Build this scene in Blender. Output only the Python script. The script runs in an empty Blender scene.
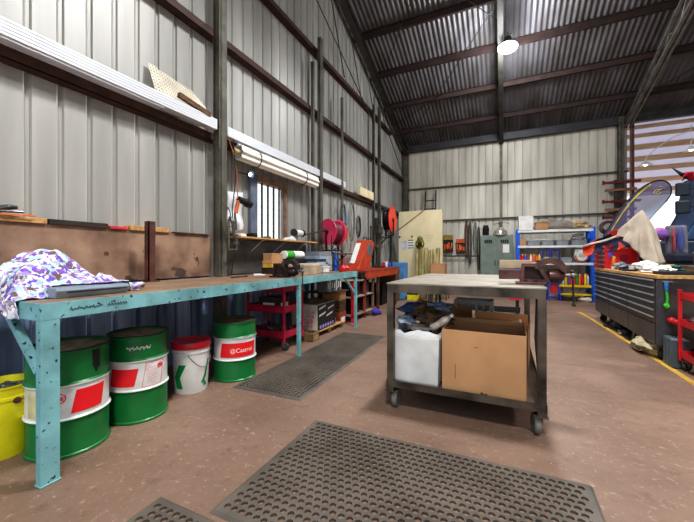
import bpy, bmesh, math, random
from mathutils import Vector, Matrix, noise
R = random.Random(7)
SC = bpy.context.scene
COL = SC.collection
PI = math.pi
rad = math.radians

# ------------------------------------------------------------------ materials
def lin(h):
    h = h.lstrip('#')
    v = [int(h[i:i+2], 16)/255 for i in (0, 2, 4)]
    return tuple((c/12.92 if c <= .04045 else ((c+.055)/1.055)**2.4) for c in v) + (1,)

MATS = {}
def mat(name, col, rough=.6, metal=0., var=.18, scale=6., col2=None, chip=None, chipscale=25, bump=0., bscale=40.,
        stretch=(1, 1, 1), emit=0., trans=0., alpha=1.):
    """noise-varied paint / metal; chip = colour of worn specks"""
    if name in MATS: return MATS[name]
    m = bpy.data.materials.new(name); m.use_nodes = True
    nt = m.node_tree; N = nt.nodes; L = nt.links
    b = N['Principled BSDF']
    b.inputs['Roughness'].default_value = rough
    b.inputs['Metallic'].default_value = metal
    tc = N.new('ShaderNodeTexCoord'); mp = N.new('ShaderNodeMapping')
    mp.inputs['Scale'].default_value = stretch
    L.new(tc.outputs['Object'], mp.inputs['Vector'])
    n = N.new('ShaderNodeTexNoise'); n.inputs['Scale'].default_value = scale; n.inputs['Detail'].default_value = 6
    L.new(mp.outputs[0], n.inputs['Vector'])
    mx = N.new('ShaderNodeMix'); mx.data_type = 'RGBA'
    c = lin(col)
    d = lin(col2) if col2 else tuple(x*(1-2.2*var) for x in c[:3]) + (1,)
    if not col2: c = tuple(min(1, x*(1+.6*var)) for x in c[:3]) + (1,)
    mx.inputs[6].default_value = c; mx.inputs[7].default_value = d
    rp = N.new('ShaderNodeValToRGB')
    rp.color_ramp.elements[0].position = .35; rp.color_ramp.elements[1].position = .7
    L.new(n.outputs['Fac'], rp.inputs[0]); L.new(rp.outputs[0], mx.inputs[0])
    out = mx.outputs[2]
    if chip:
        n2 = N.new('ShaderNodeTexNoise'); n2.inputs['Scale'].default_value = chipscale; n2.inputs['Detail'].default_value = 5
        L.new(tc.outputs['Object'], n2.inputs['Vector'])
        r2 = N.new('ShaderNodeValToRGB')
        r2.color_ramp.elements[0].position = .63; r2.color_ramp.elements[1].position = .66
        L.new(n2.outputs['Fac'], r2.inputs[0])
        m2 = N.new('ShaderNodeMix'); m2.data_type = 'RGBA'
        L.new(r2.outputs[0], m2.inputs[0]); L.new(out, m2.inputs[6]); m2.inputs[7].default_value = lin(chip)
        out = m2.outputs[2]
    L.new(out, b.inputs['Base Color'])
    if bump:
        n3 = N.new('ShaderNodeTexNoise'); n3.inputs['Scale'].default_value = bscale; n3.inputs['Detail'].default_value = 4
        L.new(mp.outputs[0], n3.inputs['Vector'])
        bp = N.new('ShaderNodeBump'); bp.inputs['Strength'].default_value = bump; bp.inputs['Distance'].default_value = .01
        L.new(n3.outputs['Fac'], bp.inputs['Height']); L.new(bp.outputs[0], b.inputs['Normal'])
    if emit:
        b.inputs['Emission Color'].default_value = lin(col); b.inputs['Emission Strength'].default_value = emit
    if trans: b.inputs['Transmission Weight'].default_value = trans
    if alpha < 1: b.inputs['Alpha'].default_value = alpha
    MATS[name] = m
    return m

def voronoi_mat(name, cols, scale=12, rough=.85, distort=.3):
    m = bpy.data.materials.new(name); m.use_nodes = True
    nt = m.node_tree; N = nt.nodes; L = nt.links; b = N['Principled BSDF']
    b.inputs['Roughness'].default_value = rough
    tc = N.new('ShaderNodeTexCoord'); no = N.new('ShaderNodeTexNoise'); no.inputs['Scale'].default_value = scale*.8; no.inputs['Detail'].default_value = 5
    L.new(tc.outputs['Object'], no.inputs['Vector'])
    add = N.new('ShaderNodeVectorMath'); add.operation = 'MULTIPLY_ADD'
    add.inputs[1].default_value = (distort,)*3
    L.new(no.outputs['Color'], add.inputs[0]); L.new(tc.outputs['Object'], add.inputs[2])
    v = N.new('ShaderNodeTexVoronoi'); v.inputs['Scale'].default_value = scale
    L.new(add.outputs[0], v.inputs['Vector'])
    sep = N.new('ShaderNodeSeparateColor'); L.new(v.outputs['Color'], sep.inputs[0])
    r = N.new('ShaderNodeValToRGB'); r.color_ramp.interpolation = 'CONSTANT'
    e = r.color_ramp.elements
    while len(e) < len(cols): e.new(.5)
    for i, c in enumerate(cols):
        e[i].position = i/len(cols); e[i].color = lin(c)
    L.new(sep.outputs[0], r.inputs[0]); L.new(r.outputs[0], b.inputs['Base Color'])
    MATS[name] = m
    return m

def zband_mat(name, stops, rough=.35, bump=0.):
    """hard colour bands up the local Z axis; stops = [(z, hex)...]"""
    m = bpy.data.materials.new(name); m.use_nodes = True
    nt = m.node_tree; N = nt.nodes; L = nt.links; b = N['Principled BSDF']
    b.inputs['Roughness'].default_value = rough
    tc = N.new('ShaderNodeTexCoord'); sp = N.new('ShaderNodeSeparateXYZ'); L.new(tc.outputs['Object'], sp.inputs[0])
    r = N.new('ShaderNodeValToRGB'); r.color_ramp.interpolation = 'CONSTANT'
    e = r.color_ramp.elements
    while len(e) < len(stops): e.new(.5)
    for i, (z, c) in enumerate(stops):
        e[i].position = z; e[i].color = lin(c)
    L.new(sp.outputs[2], r.inputs[0])
    n = N.new('ShaderNodeTexNoise'); n.inputs['Scale'].default_value = 7; n.inputs['Detail'].default_value = 8
    L.new(tc.outputs['Object'], n.inputs['Vector'])
    rr = N.new('ShaderNodeValToRGB'); rr.color_ramp.elements[0].position = .3; rr.color_ramp.elements[1].position = .6
    rr.color_ramp.elements[0].color = (.6, .57, .52, 1); L.new(n.outputs['Fac'], rr.inputs[0])
    mx = N.new('ShaderNodeMix'); mx.data_type = 'RGBA'; mx.blend_type = 'MULTIPLY'; mx.inputs[0].default_value = .6
    L.new(r.outputs[0], mx.inputs[6]); L.new(rr.outputs[0], mx.inputs[7])
    L.new(mx.outputs[2], b.inputs['Base Color'])
    MATS[name] = m
    return m

# ------------------------------------------------------------------ mesh builder
class MB:
    def __init__(s): s.bm = bmesh.new()
    def poly(s, vs):
        try: return s.bm.faces.new([s.bm.verts.new(v) for v in vs])
        except ValueError: return None
    def box(s, x0, x1, y0, y1, z0, z1, rot=None, c=None):
        vs = [Vector((x, y, z)) for x in (x0, x1) for y in (y0, y1) for z in (z0, z1)]
        if rot is not None:
            c = Vector(c) if c else Vector(((x0+x1)/2, (y0+y1)/2, (z0+z1)/2))
            vs = [c + rot @ (v-c) for v in vs]
        v = [s.bm.verts.new(p) for p in vs]
        for f in ((0, 1, 3, 2), (4, 6, 7, 5), (0, 4, 5, 1), (2, 3, 7, 6), (0, 2, 6, 4), (1, 5, 7, 3)):
            s.bm.faces.new([v[i] for i in f])
        return s
    def beam(s, p0, p1, w, h, up=(0, 0, 1)):
        p0, p1 = Vector(p0), Vector(p1); d = (p1-p0).normalized(); up = Vector(up)
        sd = d.cross(up)
        if sd.length < 1e-4: sd = d.cross(Vector((1, 0, 0)))
        sd.normalize(); u = sd.cross(d)
        v = []
        for p in (p0, p1):
            for a, b in ((-1, -1), (1, -1), (1, 1), (-1, 1)):
                v.append(s.bm.verts.new(p + sd*a*w/2 + u*b*h/2))
        for f in ((3, 2, 1, 0), (4, 5, 6, 7), (0, 1, 5, 4), (1, 2, 6, 5), (2, 3, 7, 6), (3, 0, 4, 7)):
            s.bm.faces.new([v[i] for i in f])
        return s
    def cyl(s, p0, p1, r0, r1=None, n=16, caps=True):
        return s.tube([p0, p1], [r0, r0 if r1 is None else r1], n, caps)
    def tube(s, pts, r, n=8, caps=True):
        pts = [Vector(p) for p in pts]
        rs = r if isinstance(r, (list, tuple)) else [r]*len(pts)
        rings = []; prev = None
        for i, p in enumerate(pts):
            d = (pts[min(i+1, len(pts)-1)] - pts[max(i-1, 0)])
            if d.length < 1e-9: d = Vector((0, 0, 1))
            d.normalize()
            if prev is None:
                a = d.cross(Vector((0, 0, 1)))
                if a.length < 1e-3: a = d.cross(Vector((1, 0, 0)))
            else:
                a = prev - d*prev.dot(d)
                if a.length < 1e-3: a = d.cross(Vector((1, 0, 0)))
            a.normalize(); prev = a; b = d.cross(a)
            rings.append([s.bm.verts.new(p + (a*math.cos(t*2*PI/n) + b*math.sin(t*2*PI/n))*rs[i]) for t in range(n)])
        for A, B in zip(rings, rings[1:]):
            for k in range(n):
                s.bm.faces.new((A[k], A[(k+1) % n], B[(k+1) % n], B[k]))
        if caps:
            s.bm.faces.new(rings[0][::-1]); s.bm.faces.new(rings[-1])
        return s
    def lathe(s, prof, n=40, c=(0, 0, 0), axis='z', capb=True, capt=True):
        c = Vector(c); rings = []
        for r, z in prof:
            ring = []
            for k in range(n):
                a = 2*PI*k/n
                if axis == 'z': p = Vector((r*math.cos(a), r*math.sin(a), z))
                elif axis == 'x': p = Vector((z, r*math.cos(a), r*math.sin(a)))
                else: p = Vector((r*math.cos(a), z, -r*math.sin(a)))
                ring.append(s.bm.verts.new(c+p))
            rings.append(ring)
        for A, B in zip(rings, rings[1:]):
            for k in range(n):
                s.bm.faces.new((A[k], A[(k+1) % n], B[(k+1) % n], B[k]))
        if capb: s.bm.faces.new(rings[0][::-1])
        if capt: s.bm.faces.new(rings[-1])
        return s
    def prism(s, pts, d0, d1, axis='x'):
        """extrude a 2-D outline along axis; x: pts=(y,z) y: pts=(x,z) z: pts=(x,y)"""
        def q(a, b, d): return {'x': (d, a, b), 'y': (a, d, b), 'z': (a, b, d)}[axis]
        A = [s.bm.verts.new(q(a, b, d0)) for a, b in pts]; B = [s.bm.verts.new(q(a, b, d1)) for a, b in pts]
        n = len(pts)
        for k in range(n): s.bm.faces.new((A[k], A[(k+1) % n], B[(k+1) % n], B[k]))
        s.bm.faces.new(A[::-1]); s.bm.faces.new(B)
        return s
    def grid(s, fn, nu, nv):
        g = [[s.bm.verts.new(fn(i/nu, j/nv)) for j in range(nv+1)] for i in range(nu+1)]
        for i in range(nu):
            for j in range(nv):
                s.bm.faces.new((g[i][j], g[i+1][j], g[i+1][j+1], g[i][j+1]))
        return s
    def blob(s, c, r, amp=.2, n=2, fr=3., seed=0):
        t = bmesh.ops.create_icosphere(s.bm, subdivisions=n, radius=1)
        for v in t['verts']:
            k = 1 + amp*noise.noise(v.co*fr*.5 + Vector((seed*3.1, seed, 0)))*2
            v.co = Vector((v.co.x*r[0]*k + c[0], v.co.y*r[1]*k + c[1], v.co.z*r[2]*k + c[2]))
        return s
    def build(s, name, m, parent=None, smooth=False, bevel=0., solid=0., sub=0, **tags):
        bmesh.ops.recalc_face_normals(s.bm, faces=s.bm.faces)
        me = bpy.data.meshes.new(name); s.bm.to_mesh(me); s.bm.free()
        me.materials.append(m)
        if smooth:
            for p in me.polygons: p.use_smooth = True
            try: me.set_sharp_from_angle(angle=rad(40))
            except Exception: pass
        o = bpy.data.objects.new(name, me); COL.objects.link(o)
        if parent: o.parent = parent
        if solid:
            k = o.modifiers.new('solid', 'SOLIDIFY'); k.thickness = solid; k.offset = 0
        if sub:
            k = o.modifiers.new('sub', 'SUBSURF'); k.levels = sub; k.render_levels = sub
        if bevel:
            k = o.modifiers.new('bevel', 'BEVEL'); k.width = bevel; k.segments = 2; k.limit_method = 'ANGLE'
        for a, b in tags.items(): o[a] = b
        return o

def thing(name, label, cat, loc=(0, 0, 0), rotz=0., group=None, rot=None):
    o = bpy.data.objects.new(name, None); COL.objects.link(o)
    o.empty_display_size = .05
    o.location = loc; o.rotation_euler = rot if rot else (0, 0, rotz)
    o['label'] = label; o['category'] = cat
    if group: o['group'] = group
    return o
def single(mb, name, m, label, cat, loc=(0, 0, 0), rotz=0., group=None, rot=None, **kw):
    o = mb.build(name, m, **kw)
    o.location = loc; o.rotation_euler = rot if rot else (0, 0, rotz)
    o['label'] = label; o['category'] = cat
    if group: o['group'] = group
    return o
def struct(mb, name, m, label=None, cat=None, **kw):
    o = mb.build(name, m, **kw); o['kind'] = 'structure'
    if label: o['label'] = label; o['category'] = cat
    return o
def dup(root, loc, rotz=None, label=None, group=None):
    r = root.copy(); COL.objects.link(r); r.location = loc
    if rotz is not None: r.rotation_euler = (0, 0, rotz)
    if label: r['label'] = label
    if group: r['group'] = group
    for ch in list(root.children):
        c = ch.copy(); COL.objects.link(c); c.parent = r
        for g in list(ch.children):
            d = g.copy(); COL.objects.link(d); d.parent = c
    return r
def textmesh(body, size, fn, name, m, parent):
    cu = bpy.data.curves.new('tmp', 'FONT'); cu.body = body; cu.size = size; cu.align_x = 'CENTER'; cu.align_y = 'CENTER'
    cu.resolution_u = 3
    to = bpy.data.objects.new('tmp', cu); COL.objects.link(to)
    dg = bpy.context.evaluated_depsgraph_get()
    me = bpy.data.meshes.new_from_object(to.evaluated_get(dg))
    bpy.data.objects.remove(to); bpy.data.curves.remove(cu)
    for v in me.vertices: v.co = fn(v.co.x, v.co.y)
    me.name = name; me.materials.clear(); me.materials.append(m)
    o = bpy.data.objects.new(name, me); COL.objects.link(o); o.parent = parent
    return o

# common materials
STEEL_DK = mat('dark_steel', '#4a463f', .5, .5, .3, 5, chip='#6d5a47')
STEEL_COL = mat('column_steel', '#6e6b60', .6, .35, .25, 4, chip='#55504a', chipscale=14)
STEEL_BARE = mat('bare_steel', '#8b8780', .4, .7, .25, 9)
RUST = mat('red_oxide_steel', '#6b4235', .7, .1, .35, 8, col2='#3a261f')
BLACK = mat('black_plastic', '#1d1d1f', .5, 0, .2)
RUBBER = mat('grey_rubber', '#3a3a3c', .7, 0, .2)
WHITE = mat('white_plastic', '#e6e5e0', .5, 0, .08)
CARD = mat('cardboard', '#c2946a', .85, 0, .1, 3)
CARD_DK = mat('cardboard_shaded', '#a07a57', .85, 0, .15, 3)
RED = mat('red_enamel', '#c8202c', .4, 0, .15, 6)
TROLLEY = mat('trolley_red', '#c9234a', .45, 0, .2, 6)
BLUE = mat('blue_enamel', '#1d64d8', .45, 0, .12)
YELLOW = mat('yellow_enamel', '#e9c31e', .45, 0, .15)
GREEN = mat('green_plastic', '#3fae35', .5, 0, .1)
ORANGE = mat('orange_plastic', '#dd6a2a', .5, 0, .15)
WOOD = mat('pale_timber', '#c99c64', .7, 0, .2, 4, stretch=(1, 8, 8))
WOOD_DK = mat('dark_timber', '#6e5238', .8, 0, .3, 5, stretch=(1, 8, 8))
TEAL = mat('teal_bench_paint', '#86bcc0', .5, .1, .18, 5, chip='#2c3436', chipscale=30)
PAPER = mat('white_paper', '#f0efea', .8, 0, .04)
CREAM = mat('cream_board', '#e8dcb4', .8, 0, .06, 2)
GREYP = mat('grey_plastic', '#8d9296', .55, 0, .12)
NAVY = mat('navy_paint', '#16283f', .45, .1, .2)

# ================================================================== the setting
# camera stands at (0,0,1.15); left wall is the gable end, the roof falls towards the back wall
XW, YB = -3.2, 11.4
EAVE, SL, YR = 4.9, .35, 1.2
def roof_z(y):
    return EAVE + SL*(YB-y) if y > YR else EAVE + SL*(YB-YR) - SL*(YR-y)

def concrete():
    m = bpy.data.materials.new('concrete_floor'); m.use_nodes = True
    nt = m.node_tree; N = nt.nodes; L = nt.links; b = N['Principled BSDF']
    tc = N.new('ShaderNodeTexCoord')
    def nz(s, d=6, ro=.6):
        n = N.new('ShaderNodeTexNoise'); n.inputs['Scale'].default_value = s; n.inputs['Detail'].default_value = d
        n.inputs['Roughness'].default_value = ro; L.new(tc.outputs['Object'], n.inputs['Vector']); return n
    def ramp(src, a, b_, ca=(0, 0, 0, 1), cb=(1, 1, 1, 1)):
        r = N.new('ShaderNodeValToRGB'); r.color_ramp.elements[0].position = a; r.color_ramp.elements[1].position = b_
        r.color_ramp.elements[0].color = ca; r.color_ramp.elements[1].color = cb; L.new(src, r.inputs[0]); return r
    base = ramp(nz(1.1).outputs['Fac'], .3, .7, lin('#715949'), lin('#917666'))
    spk = ramp(nz(26, 8, .75).outputs['Fac'], .56, .68)
    mx = N.new('ShaderNodeMix'); mx.data_type = 'RGBA'; L.new(spk.outputs[0], mx.inputs[0])
    L.new(base.outputs[0], mx.inputs[6]); mx.inputs[7].default_value = lin('#ac9382')
    drk = ramp(nz(9, 8, .7).outputs['Fac'], .55, .72)
    m2 = N.new('ShaderNodeMix'); m2.data_type = 'RGBA'; m2.blend_type = 'MULTIPLY'
    mm = N.new('ShaderNodeMath'); mm.operation = 'MULTIPLY'; mm.inputs[1].default_value = .7
    L.new(drk.outputs[0], mm.inputs[0]); L.new(mm.outputs[0], m2.inputs[0])
    L.new(mx.outputs[2], m2.inputs[6]); m2.inputs[7].default_value = (.55, .5, .47, 1)
    # pale paint drips
    v = N.new('ShaderNodeTexVoronoi'); v.inputs['Scale'].default_value = 9; L.new(tc.outputs['Object'], v.inputs['Vector'])
    n5 = nz(60, 3); ad = N.new('ShaderNodeMath'); ad.operation = 'MULTIPLY_ADD'; ad.inputs[1].default_value = .12
    L.new(n5.outputs['Fac'], ad.inputs[0]); L.new(v.outputs['Distance'], ad.inputs[2])
    dr = ramp(ad.outputs[0], .075, .1, (1, 1, 1, 1), (0, 0, 0, 1))
    m3 = N.new('ShaderNodeMix'); m3.data_type = 'RGBA'; L.new(dr.outputs[0], m3.inputs[0])
    L.new(m2.outputs[2], m3.inputs[6]); m3.inputs[7].default_value = lin('#cbb9a8')
    L.new(m3.outputs[2], b.inputs['Base Color'])
    rr = ramp(nz(3).outputs['Fac'], .3, .7, (.42, .42, .42, 1), (.65, .65, .65, 1)); L.new(rr.outputs[0], b.inputs['Roughness'])
    bp = N.new('ShaderNodeBump'); bp.inputs['Strength'].default_value = .25; bp.inputs['Distance'].default_value = .004
    L.new(nz(50, 6).outputs['Fac'], bp.inputs['Height']); L.new(bp.outputs[0], b.inputs['Normal'])
    return m
FLOOR = concrete()
f = MB(); f.box(-4, 9, -4, YB+.3, -.2, 0)
struct(f, 'floor', FLOOR, 'brown stained concrete workshop floor with pale paint drips', 'floor')
f = MB(); f.box(-30, 40, YB+.3, 60, -.25, -.03)
struct(f, 'ground', mat('outside_ground', '#b7a48c', .9, 0, .15, 1), 'pale dirt ground outside beyond the back opening', 'ground')

CLAD = mat('grey_cladding', '#b0aea8', .45, .2, .14, 3, stretch=(1, 1, .12))
LOWW = mat('cladding_blue_light', '#b4c6e6', .4, .1, .15, 5, stretch=(1, 1, .12), col2='#4c5c7c')  # blue tint puts the bluish light under the bench into the colour
CLADB = mat('back_cladding', '#d4cfc3', .5, .15, .13, 3, stretch=(1, 1, .15))
def profile(a0, a1, pitch, depth, off=0.):
    """trapezoid sheeting: flat pans with narrow channels sunk away from the room"""
    pts = []; a = a0+off
    while a < a1:
        pts += [(a, 0), (a+.007, -.006), (a+.013, 0), (a+.02, depth), (a+.048, depth), (a+.055, 0)]
        a += pitch
    return pts
WY0, WY1, WZ0, WZ1 = 3.74, 4.42, 1.43, 2.22
w = MB()
pr = profile(-3.5, YB+.02, .205, .02, -.0) + [(YB+.04, 0)]
for (a, da), (b, db) in zip(pr, pr[1:]):
    mid = (a+b)/2
    segs = [(.93, WZ0), (WZ1, None)] if WY0 < mid < WY1 else [(.93, None)]
    for z0, z1 in segs:
        w.poly([(XW-da, a, z0), (XW-db, b, z0), (XW-db, b, z1 or roof_z(b)), (XW-da, a, z1 or roof_z(a))])
struct(w, 'wall_left', CLAD, 'left gable wall of pale grey ribbed steel sheeting', 'wall')
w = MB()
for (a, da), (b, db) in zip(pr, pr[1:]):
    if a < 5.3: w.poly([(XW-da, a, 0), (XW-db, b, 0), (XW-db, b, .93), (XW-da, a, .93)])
struct(w, 'wall_left', LOWW, 'lower band of ribbed sheeting behind the teal bench, bluish light put into its colour', 'wall')
w = MB()
for (a, da), (b, db) in zip(pr, pr[1:]):
    if a >= 5.3: w.poly([(XW-da, a, 0), (XW-db, b, 0), (XW-db, b, .93), (XW-da, a, .93)])
struct(w, 'wall_left', CLAD, 'lower ribbed sheeting beyond the bench end', 'wall')
# back wall, from the corner to the opening at the right
w = MB()
pr = [(XW-.04, 0)] + profile(XW, 3.1, .205, .032)
for (a, da), (b, db) in zip(pr, pr[1:]):
    w.poly([(a, YB+da, 0), (b, YB+db, 0), (b, YB+db, EAVE), (a, YB+da, EAVE)])
struct(w, 'wall_back', CLADB, 'back wall of pale grey ribbed steel sheeting', 'wall')
w = MB()
for (a, da), (b, db) in zip(*(lambda p: (p, p[1:]))(profile(-3.5, YB, .205, .032))):
    w.poly([(8+da, a, 0), (8+db, b, 0), (8+db, b, roof_z(b)), (8+da, a, roof_z(a))])
struct(w, 'wall_right', CLAD, 'right gable wall of pale grey ribbed steel sheeting', 'wall')

# roof: corrugated sheeting running down the slope
ROOF = mat('roof_sheeting', '#77757a', .45, .3, .2, 3, stretch=(1, .25, 1), col2='#56524f')
r = MB(); n = int((8.2-XW)/.105)
prev = None; seg = 6
for i in range(n*seg+1):
    x = XW-.05 + i*.105/seg; dz = .013*math.cos(2*PI*i/seg)
    cur = (x, dz)
    if prev:
        for y0, y1 in ((YB+.25, YR), (YR, -3.6)):
            r.poly([(prev[0], y0, roof_z(y0)+prev[1]), (x, y0, roof_z(y0)+dz), (x, y1, roof_z(y1)+dz), (prev[0], y1, roof_z(y1)+prev[1])])
    prev = cur
struct(r, 'ceiling', ROOF, 'underside of the dark corrugated steel roof', 'ceiling', smooth=True)
PURL = mat('purlin_steel', '#3f2d29', .75, 0, .25, 6, col2='#2b201d')
k = 0
y = 10.45
while y > -3.3:
    if abs(y-YR) > .25:
        p = MB(); z = roof_z(y)-.015
        p.box(XW, 8, y-.008, y+.008, z-.13, z).box(XW, 8, y, y+.06, z-.13, z-.118).box(XW, 8, y-.05, y, z-.012, z)
        struct(p, 'purlin', PURL, group='roof purlins')
    y -= 1.075
# rafters (steel I beams) at the left gable and mid span, and an open truss at the right
def ibeam(mb, p0, p1, w, h):
    p0, p1 = Vector(p0), Vector(p1)
    up = (p1-p0).cross(Vector((1, 0, 0))).normalized()
    if up.z < 0: up = -up
    mb.beam(p0+up*h/2, p1+up*h/2, w, .012, up); mb.beam(p0-up*h/2, p1-up*h/2, w, .012, up); mb.beam(p0, p1, .01, h, up)
for x, wd, nm in ((-3.02, .14, 'gable'), (-.07, .11, 'mid')):
    p = MB(); o = -.25
    ibeam(p, (x, YB-.1, roof_z(YB-.1)+o), (x, YR, roof_z(YR)+o), wd, .16)
    ibeam(p, (x, YR, roof_z(YR)+o), (x, -3.4, roof_z(-3.4)+o), wd, .16)
    struct(p, 'rafter', mat('rafter_steel', '#4b4944', .55, .3, .2), group='roof rafters')
# truss
p = MB(); x = 3.0
TR = mat('truss_steel', '#8b8883', .55, .3, .2)
def tz(y, low): return roof_z(y) - .18 - (low*(.12+.075*(YB-y)) if y > 6.5 else low*.49)
for xx in (x-.045, x+.045):
    p.beam((xx, YB-.1, tz(YB-.1, 0)), (xx, YR, tz(YR, 0)), .05, .05)
    p.beam((xx, YB-.1, tz(YB-.1, 1)), (xx, 6.5, tz(6.5, 1)), .05, .05)
    p.beam((xx, 6.5, tz(6.5, 1)), (xx, YR, tz(YR, 1)), .035, .035)
yy = YB-.3; low = 0
while yy > 2:
    p.cyl((x, yy, tz(yy, low)), (x, yy-.38, tz(yy-.38, 1-low)), .02, n=6)
    low = 1-low; yy -= .38
struct(p, 'roof_truss', TR, 'open steel lattice truss under the roof at right', 'truss')
# eave beam across the top of the back wall
p = MB(); p.box(XW, 8, YB-.12, YB-.02, 4.72, 5.0).box(XW, 8, YB-.2, YB-.02, 4.99, 5.01).box(XW, 8, YB-.2, YB-.1, 4.71, 4.73)
struct(p, 'eave_beam', mat('eave_steel', '#45464a', .5, .3, .15), 'dark steel eave beam along the back wall', 'beam')
# girts on the left wall
GIRT = mat('girt_oxide', '#4f3227', .65, .1, .3, 7, col2='#33231d')
for z, t in ((2.6, .085), (3.82, .085), (4.95, .085)):
    yend = YB-.1 if z < 4.8 else YB - (z+.5-EAVE)/SL
    p = MB(); p.box(XW+.002, XW+.11, -3.4, yend, z-.006, z).box(XW+.1, XW+.11, -3.4, yend, z-t, z).box(XW+.002, XW+.11, -3.4, yend, z-t, z-t+.006)
    struct(p, 'wall_girt', GIRT, group='wall girts')
for z in (2.35, 3.46):
    p = MB(); p.box(-3.1, 3.02, YB-.07, YB-.005, z-.02, z+.02)
    struct(p, 'wall_girt', mat('girt_dark', '#5c564d', .6, .2, .2), group='wall girts')
# columns
def column(x, y, w, d, top, base=True):
    p = MB()
    p.box(x-w/2, x+w/2, y-d/2, y-d/2+.012, 0, top).box(x-w/2, x+w/2, y+d/2-.012, y+d/2, 0, top).box(x-.006, x+.006, y-d/2, y+d/2, 0, top)
    p.box(x-w/2-.02, x+w/2+.02, y-d/2-.02, y+d/2+.02, 0, .015)
    return struct(p, 'steel_column', STEEL_COL, group='wall columns')
def hcolumn(x, y, w, d, top):      # web along Y, flanges facing the aisle
    p = MB()
    p.box(x-w/2, x+w/2, y-d/2+.02, y-d/2+.032, 0, top).box(x+w/2-.012, x+w/2, y-d/2, y+d/2, 0, top).box(x-w/2, x-w/2+.012, y-d/2, y+d/2, 0, top)
    return struct(p, 'steel_column', STEEL_COL, group='wall columns')
hcolumn(-3.05, 2.96, .1, .12, roof_z(2.98)-.3)
hcolumn(-3.02, 5.3, .06, .1, 5.12)
hcolumn(-3.06, 5.1, .05, .05, 4.6)
hcolumn(-3.0, 8.42, .06, .1, 5.12)
hcolumn(-3.06, 8.15, .05, .05, 5.1)
hcolumn(-3.05, YB-.12, .16, .16, 4.8)
p = MB(); p.cyl((-3.0, 6.16, .9), (-3.0, 6.16, 4.4), .03, n=10)
struct(p, 'wall_conduit', STEEL_COL, group='wall conduits')
p = MB(); p.cyl((-3.02, 8.1, 1.9), (-3.02, 8.1, 5.3), .02, n=10)
struct(p, 'wall_conduit', STEEL_COL, group='wall conduits')
column(2.84, YB-.12, .12, .16, 4.9)
p = MB(); p.box(3.09, 3.15, YB-.06, YB+.1, 0, 4.75)
struct(p, 'door_jamb', mat('jamb_oxide', '#6b4a3c', .7, 0, .2))
p = MB(); p.box(-.12, -.04, YB-.06, YB-.005, 0, 4.8)
struct(p, 'wall_mullion', mat('mullion', '#8a7f6c', .6, .2, .2))
# bracing rods below the roof and on the gable
def rod(p0, p1, r=.01):
    p = MB(); p.cyl(p0, p1, r, n=6); struct(p, 'bracing_rod', STEEL_DK, group='bracing rods')
def rz(x, y): return (x, y, roof_z(y)-.2)
rod(rz(-3.0, 8.4), rz(-.1, 4.6)); rod(rz(-3.0, 10.9), rz(-.1, 7.2)); rod(rz(-.1, 7.6), rz(-1.6, 6.0)); rod(rz(-2.9, 9.9), rz(-1.2, 9.0), .008)
rod(rz(3.0, 10.4), rz(6, 8), .012)
for a, b in ((6.4, 5.6), (7.3, 6.6), (8.1, 7.6), (9.0, 8.5)):
    rod((-3.06, a, 4.95), (-3.06, b, roof_z(b)-.3), .012)
rod((-3.06, 8.3, 5.4), (-3.06, 10.9, 3.9), .012)
rod((-3.06, 3.2, 6.6), (-3.06, 8.2, 4.6), .012)

# window with bars
WF = mat('window_frame_timber', '#8f7060', .75, 0, .25, 8)
p = MB()
p.box(XW-.05, XW+.02, WY0, WY0+.01, WZ0-.05, WZ1).box(XW-.05, XW+.05, WY1, WY1+.035, WZ0-.05, WZ1+.09)
p.box(XW-.05, XW+.06, WY0, WY1, WZ1, WZ1+.09).box(XW-.05, XW+.06, WY0, WY1, WZ0-.05, WZ0)
win = struct(p, 'window_1', WF, 'barred window with reddish timber frame in the left wall', 'window')
p = MB()
for i in range(1, 5):
    yy = WY0 + (WY1-WY0)*i/5
    p.cyl((XW+.02, yy, WZ0), (XW+.02, yy, WZ1), .015, n=8)
p.build('window_bar', BLACK, win)
p = MB()
for i in range(1, 7):
    zz = WZ0 + (WZ1-WZ0)*i/7
    p.box(XW-.012, XW-.002, WY0, WY1, zz-.002, zz+.002)
p.build('glazing_bar', mat('glazing_grey', '#e6e8ea', .5), win)
p = MB(); p.box(XW-.05, XW+.055, WY0-.14, WY0-.001, WZ0-.05, WZ1+.09); p.build('side_frame', mat('jamb_blue_grey', '#6f7888', .6, .1, .15), win)
gl = bpy.data.materials.new('window_glass'); gl.use_nodes = True
nt = gl.node_tree; nt.nodes.clear()
o_ = nt.nodes.new('ShaderNodeOutputMaterial'); mi = nt.nodes.new('ShaderNodeMixShader'); tr = nt.nodes.new('ShaderNodeBsdfTransparent'); gg = nt.nodes.new('ShaderNodeBsdfGlossy')
gg.inputs['Roughness'].default_value = .1; mi.inputs[0].default_value = .08
nt.links.new(tr.outputs[0], mi.inputs[1]); nt.links.new(gg.outputs[0], mi.inputs[2]); nt.links.new(mi.outputs[0], o_.inputs[0])
p = MB(); p.poly([(XW-.02, WY0, WZ0), (XW-.02, WY1, WZ0), (XW-.02, WY1, WZ1), (XW-.02, WY0, WZ1)]); p.build('window_pane', gl, win)

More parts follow.
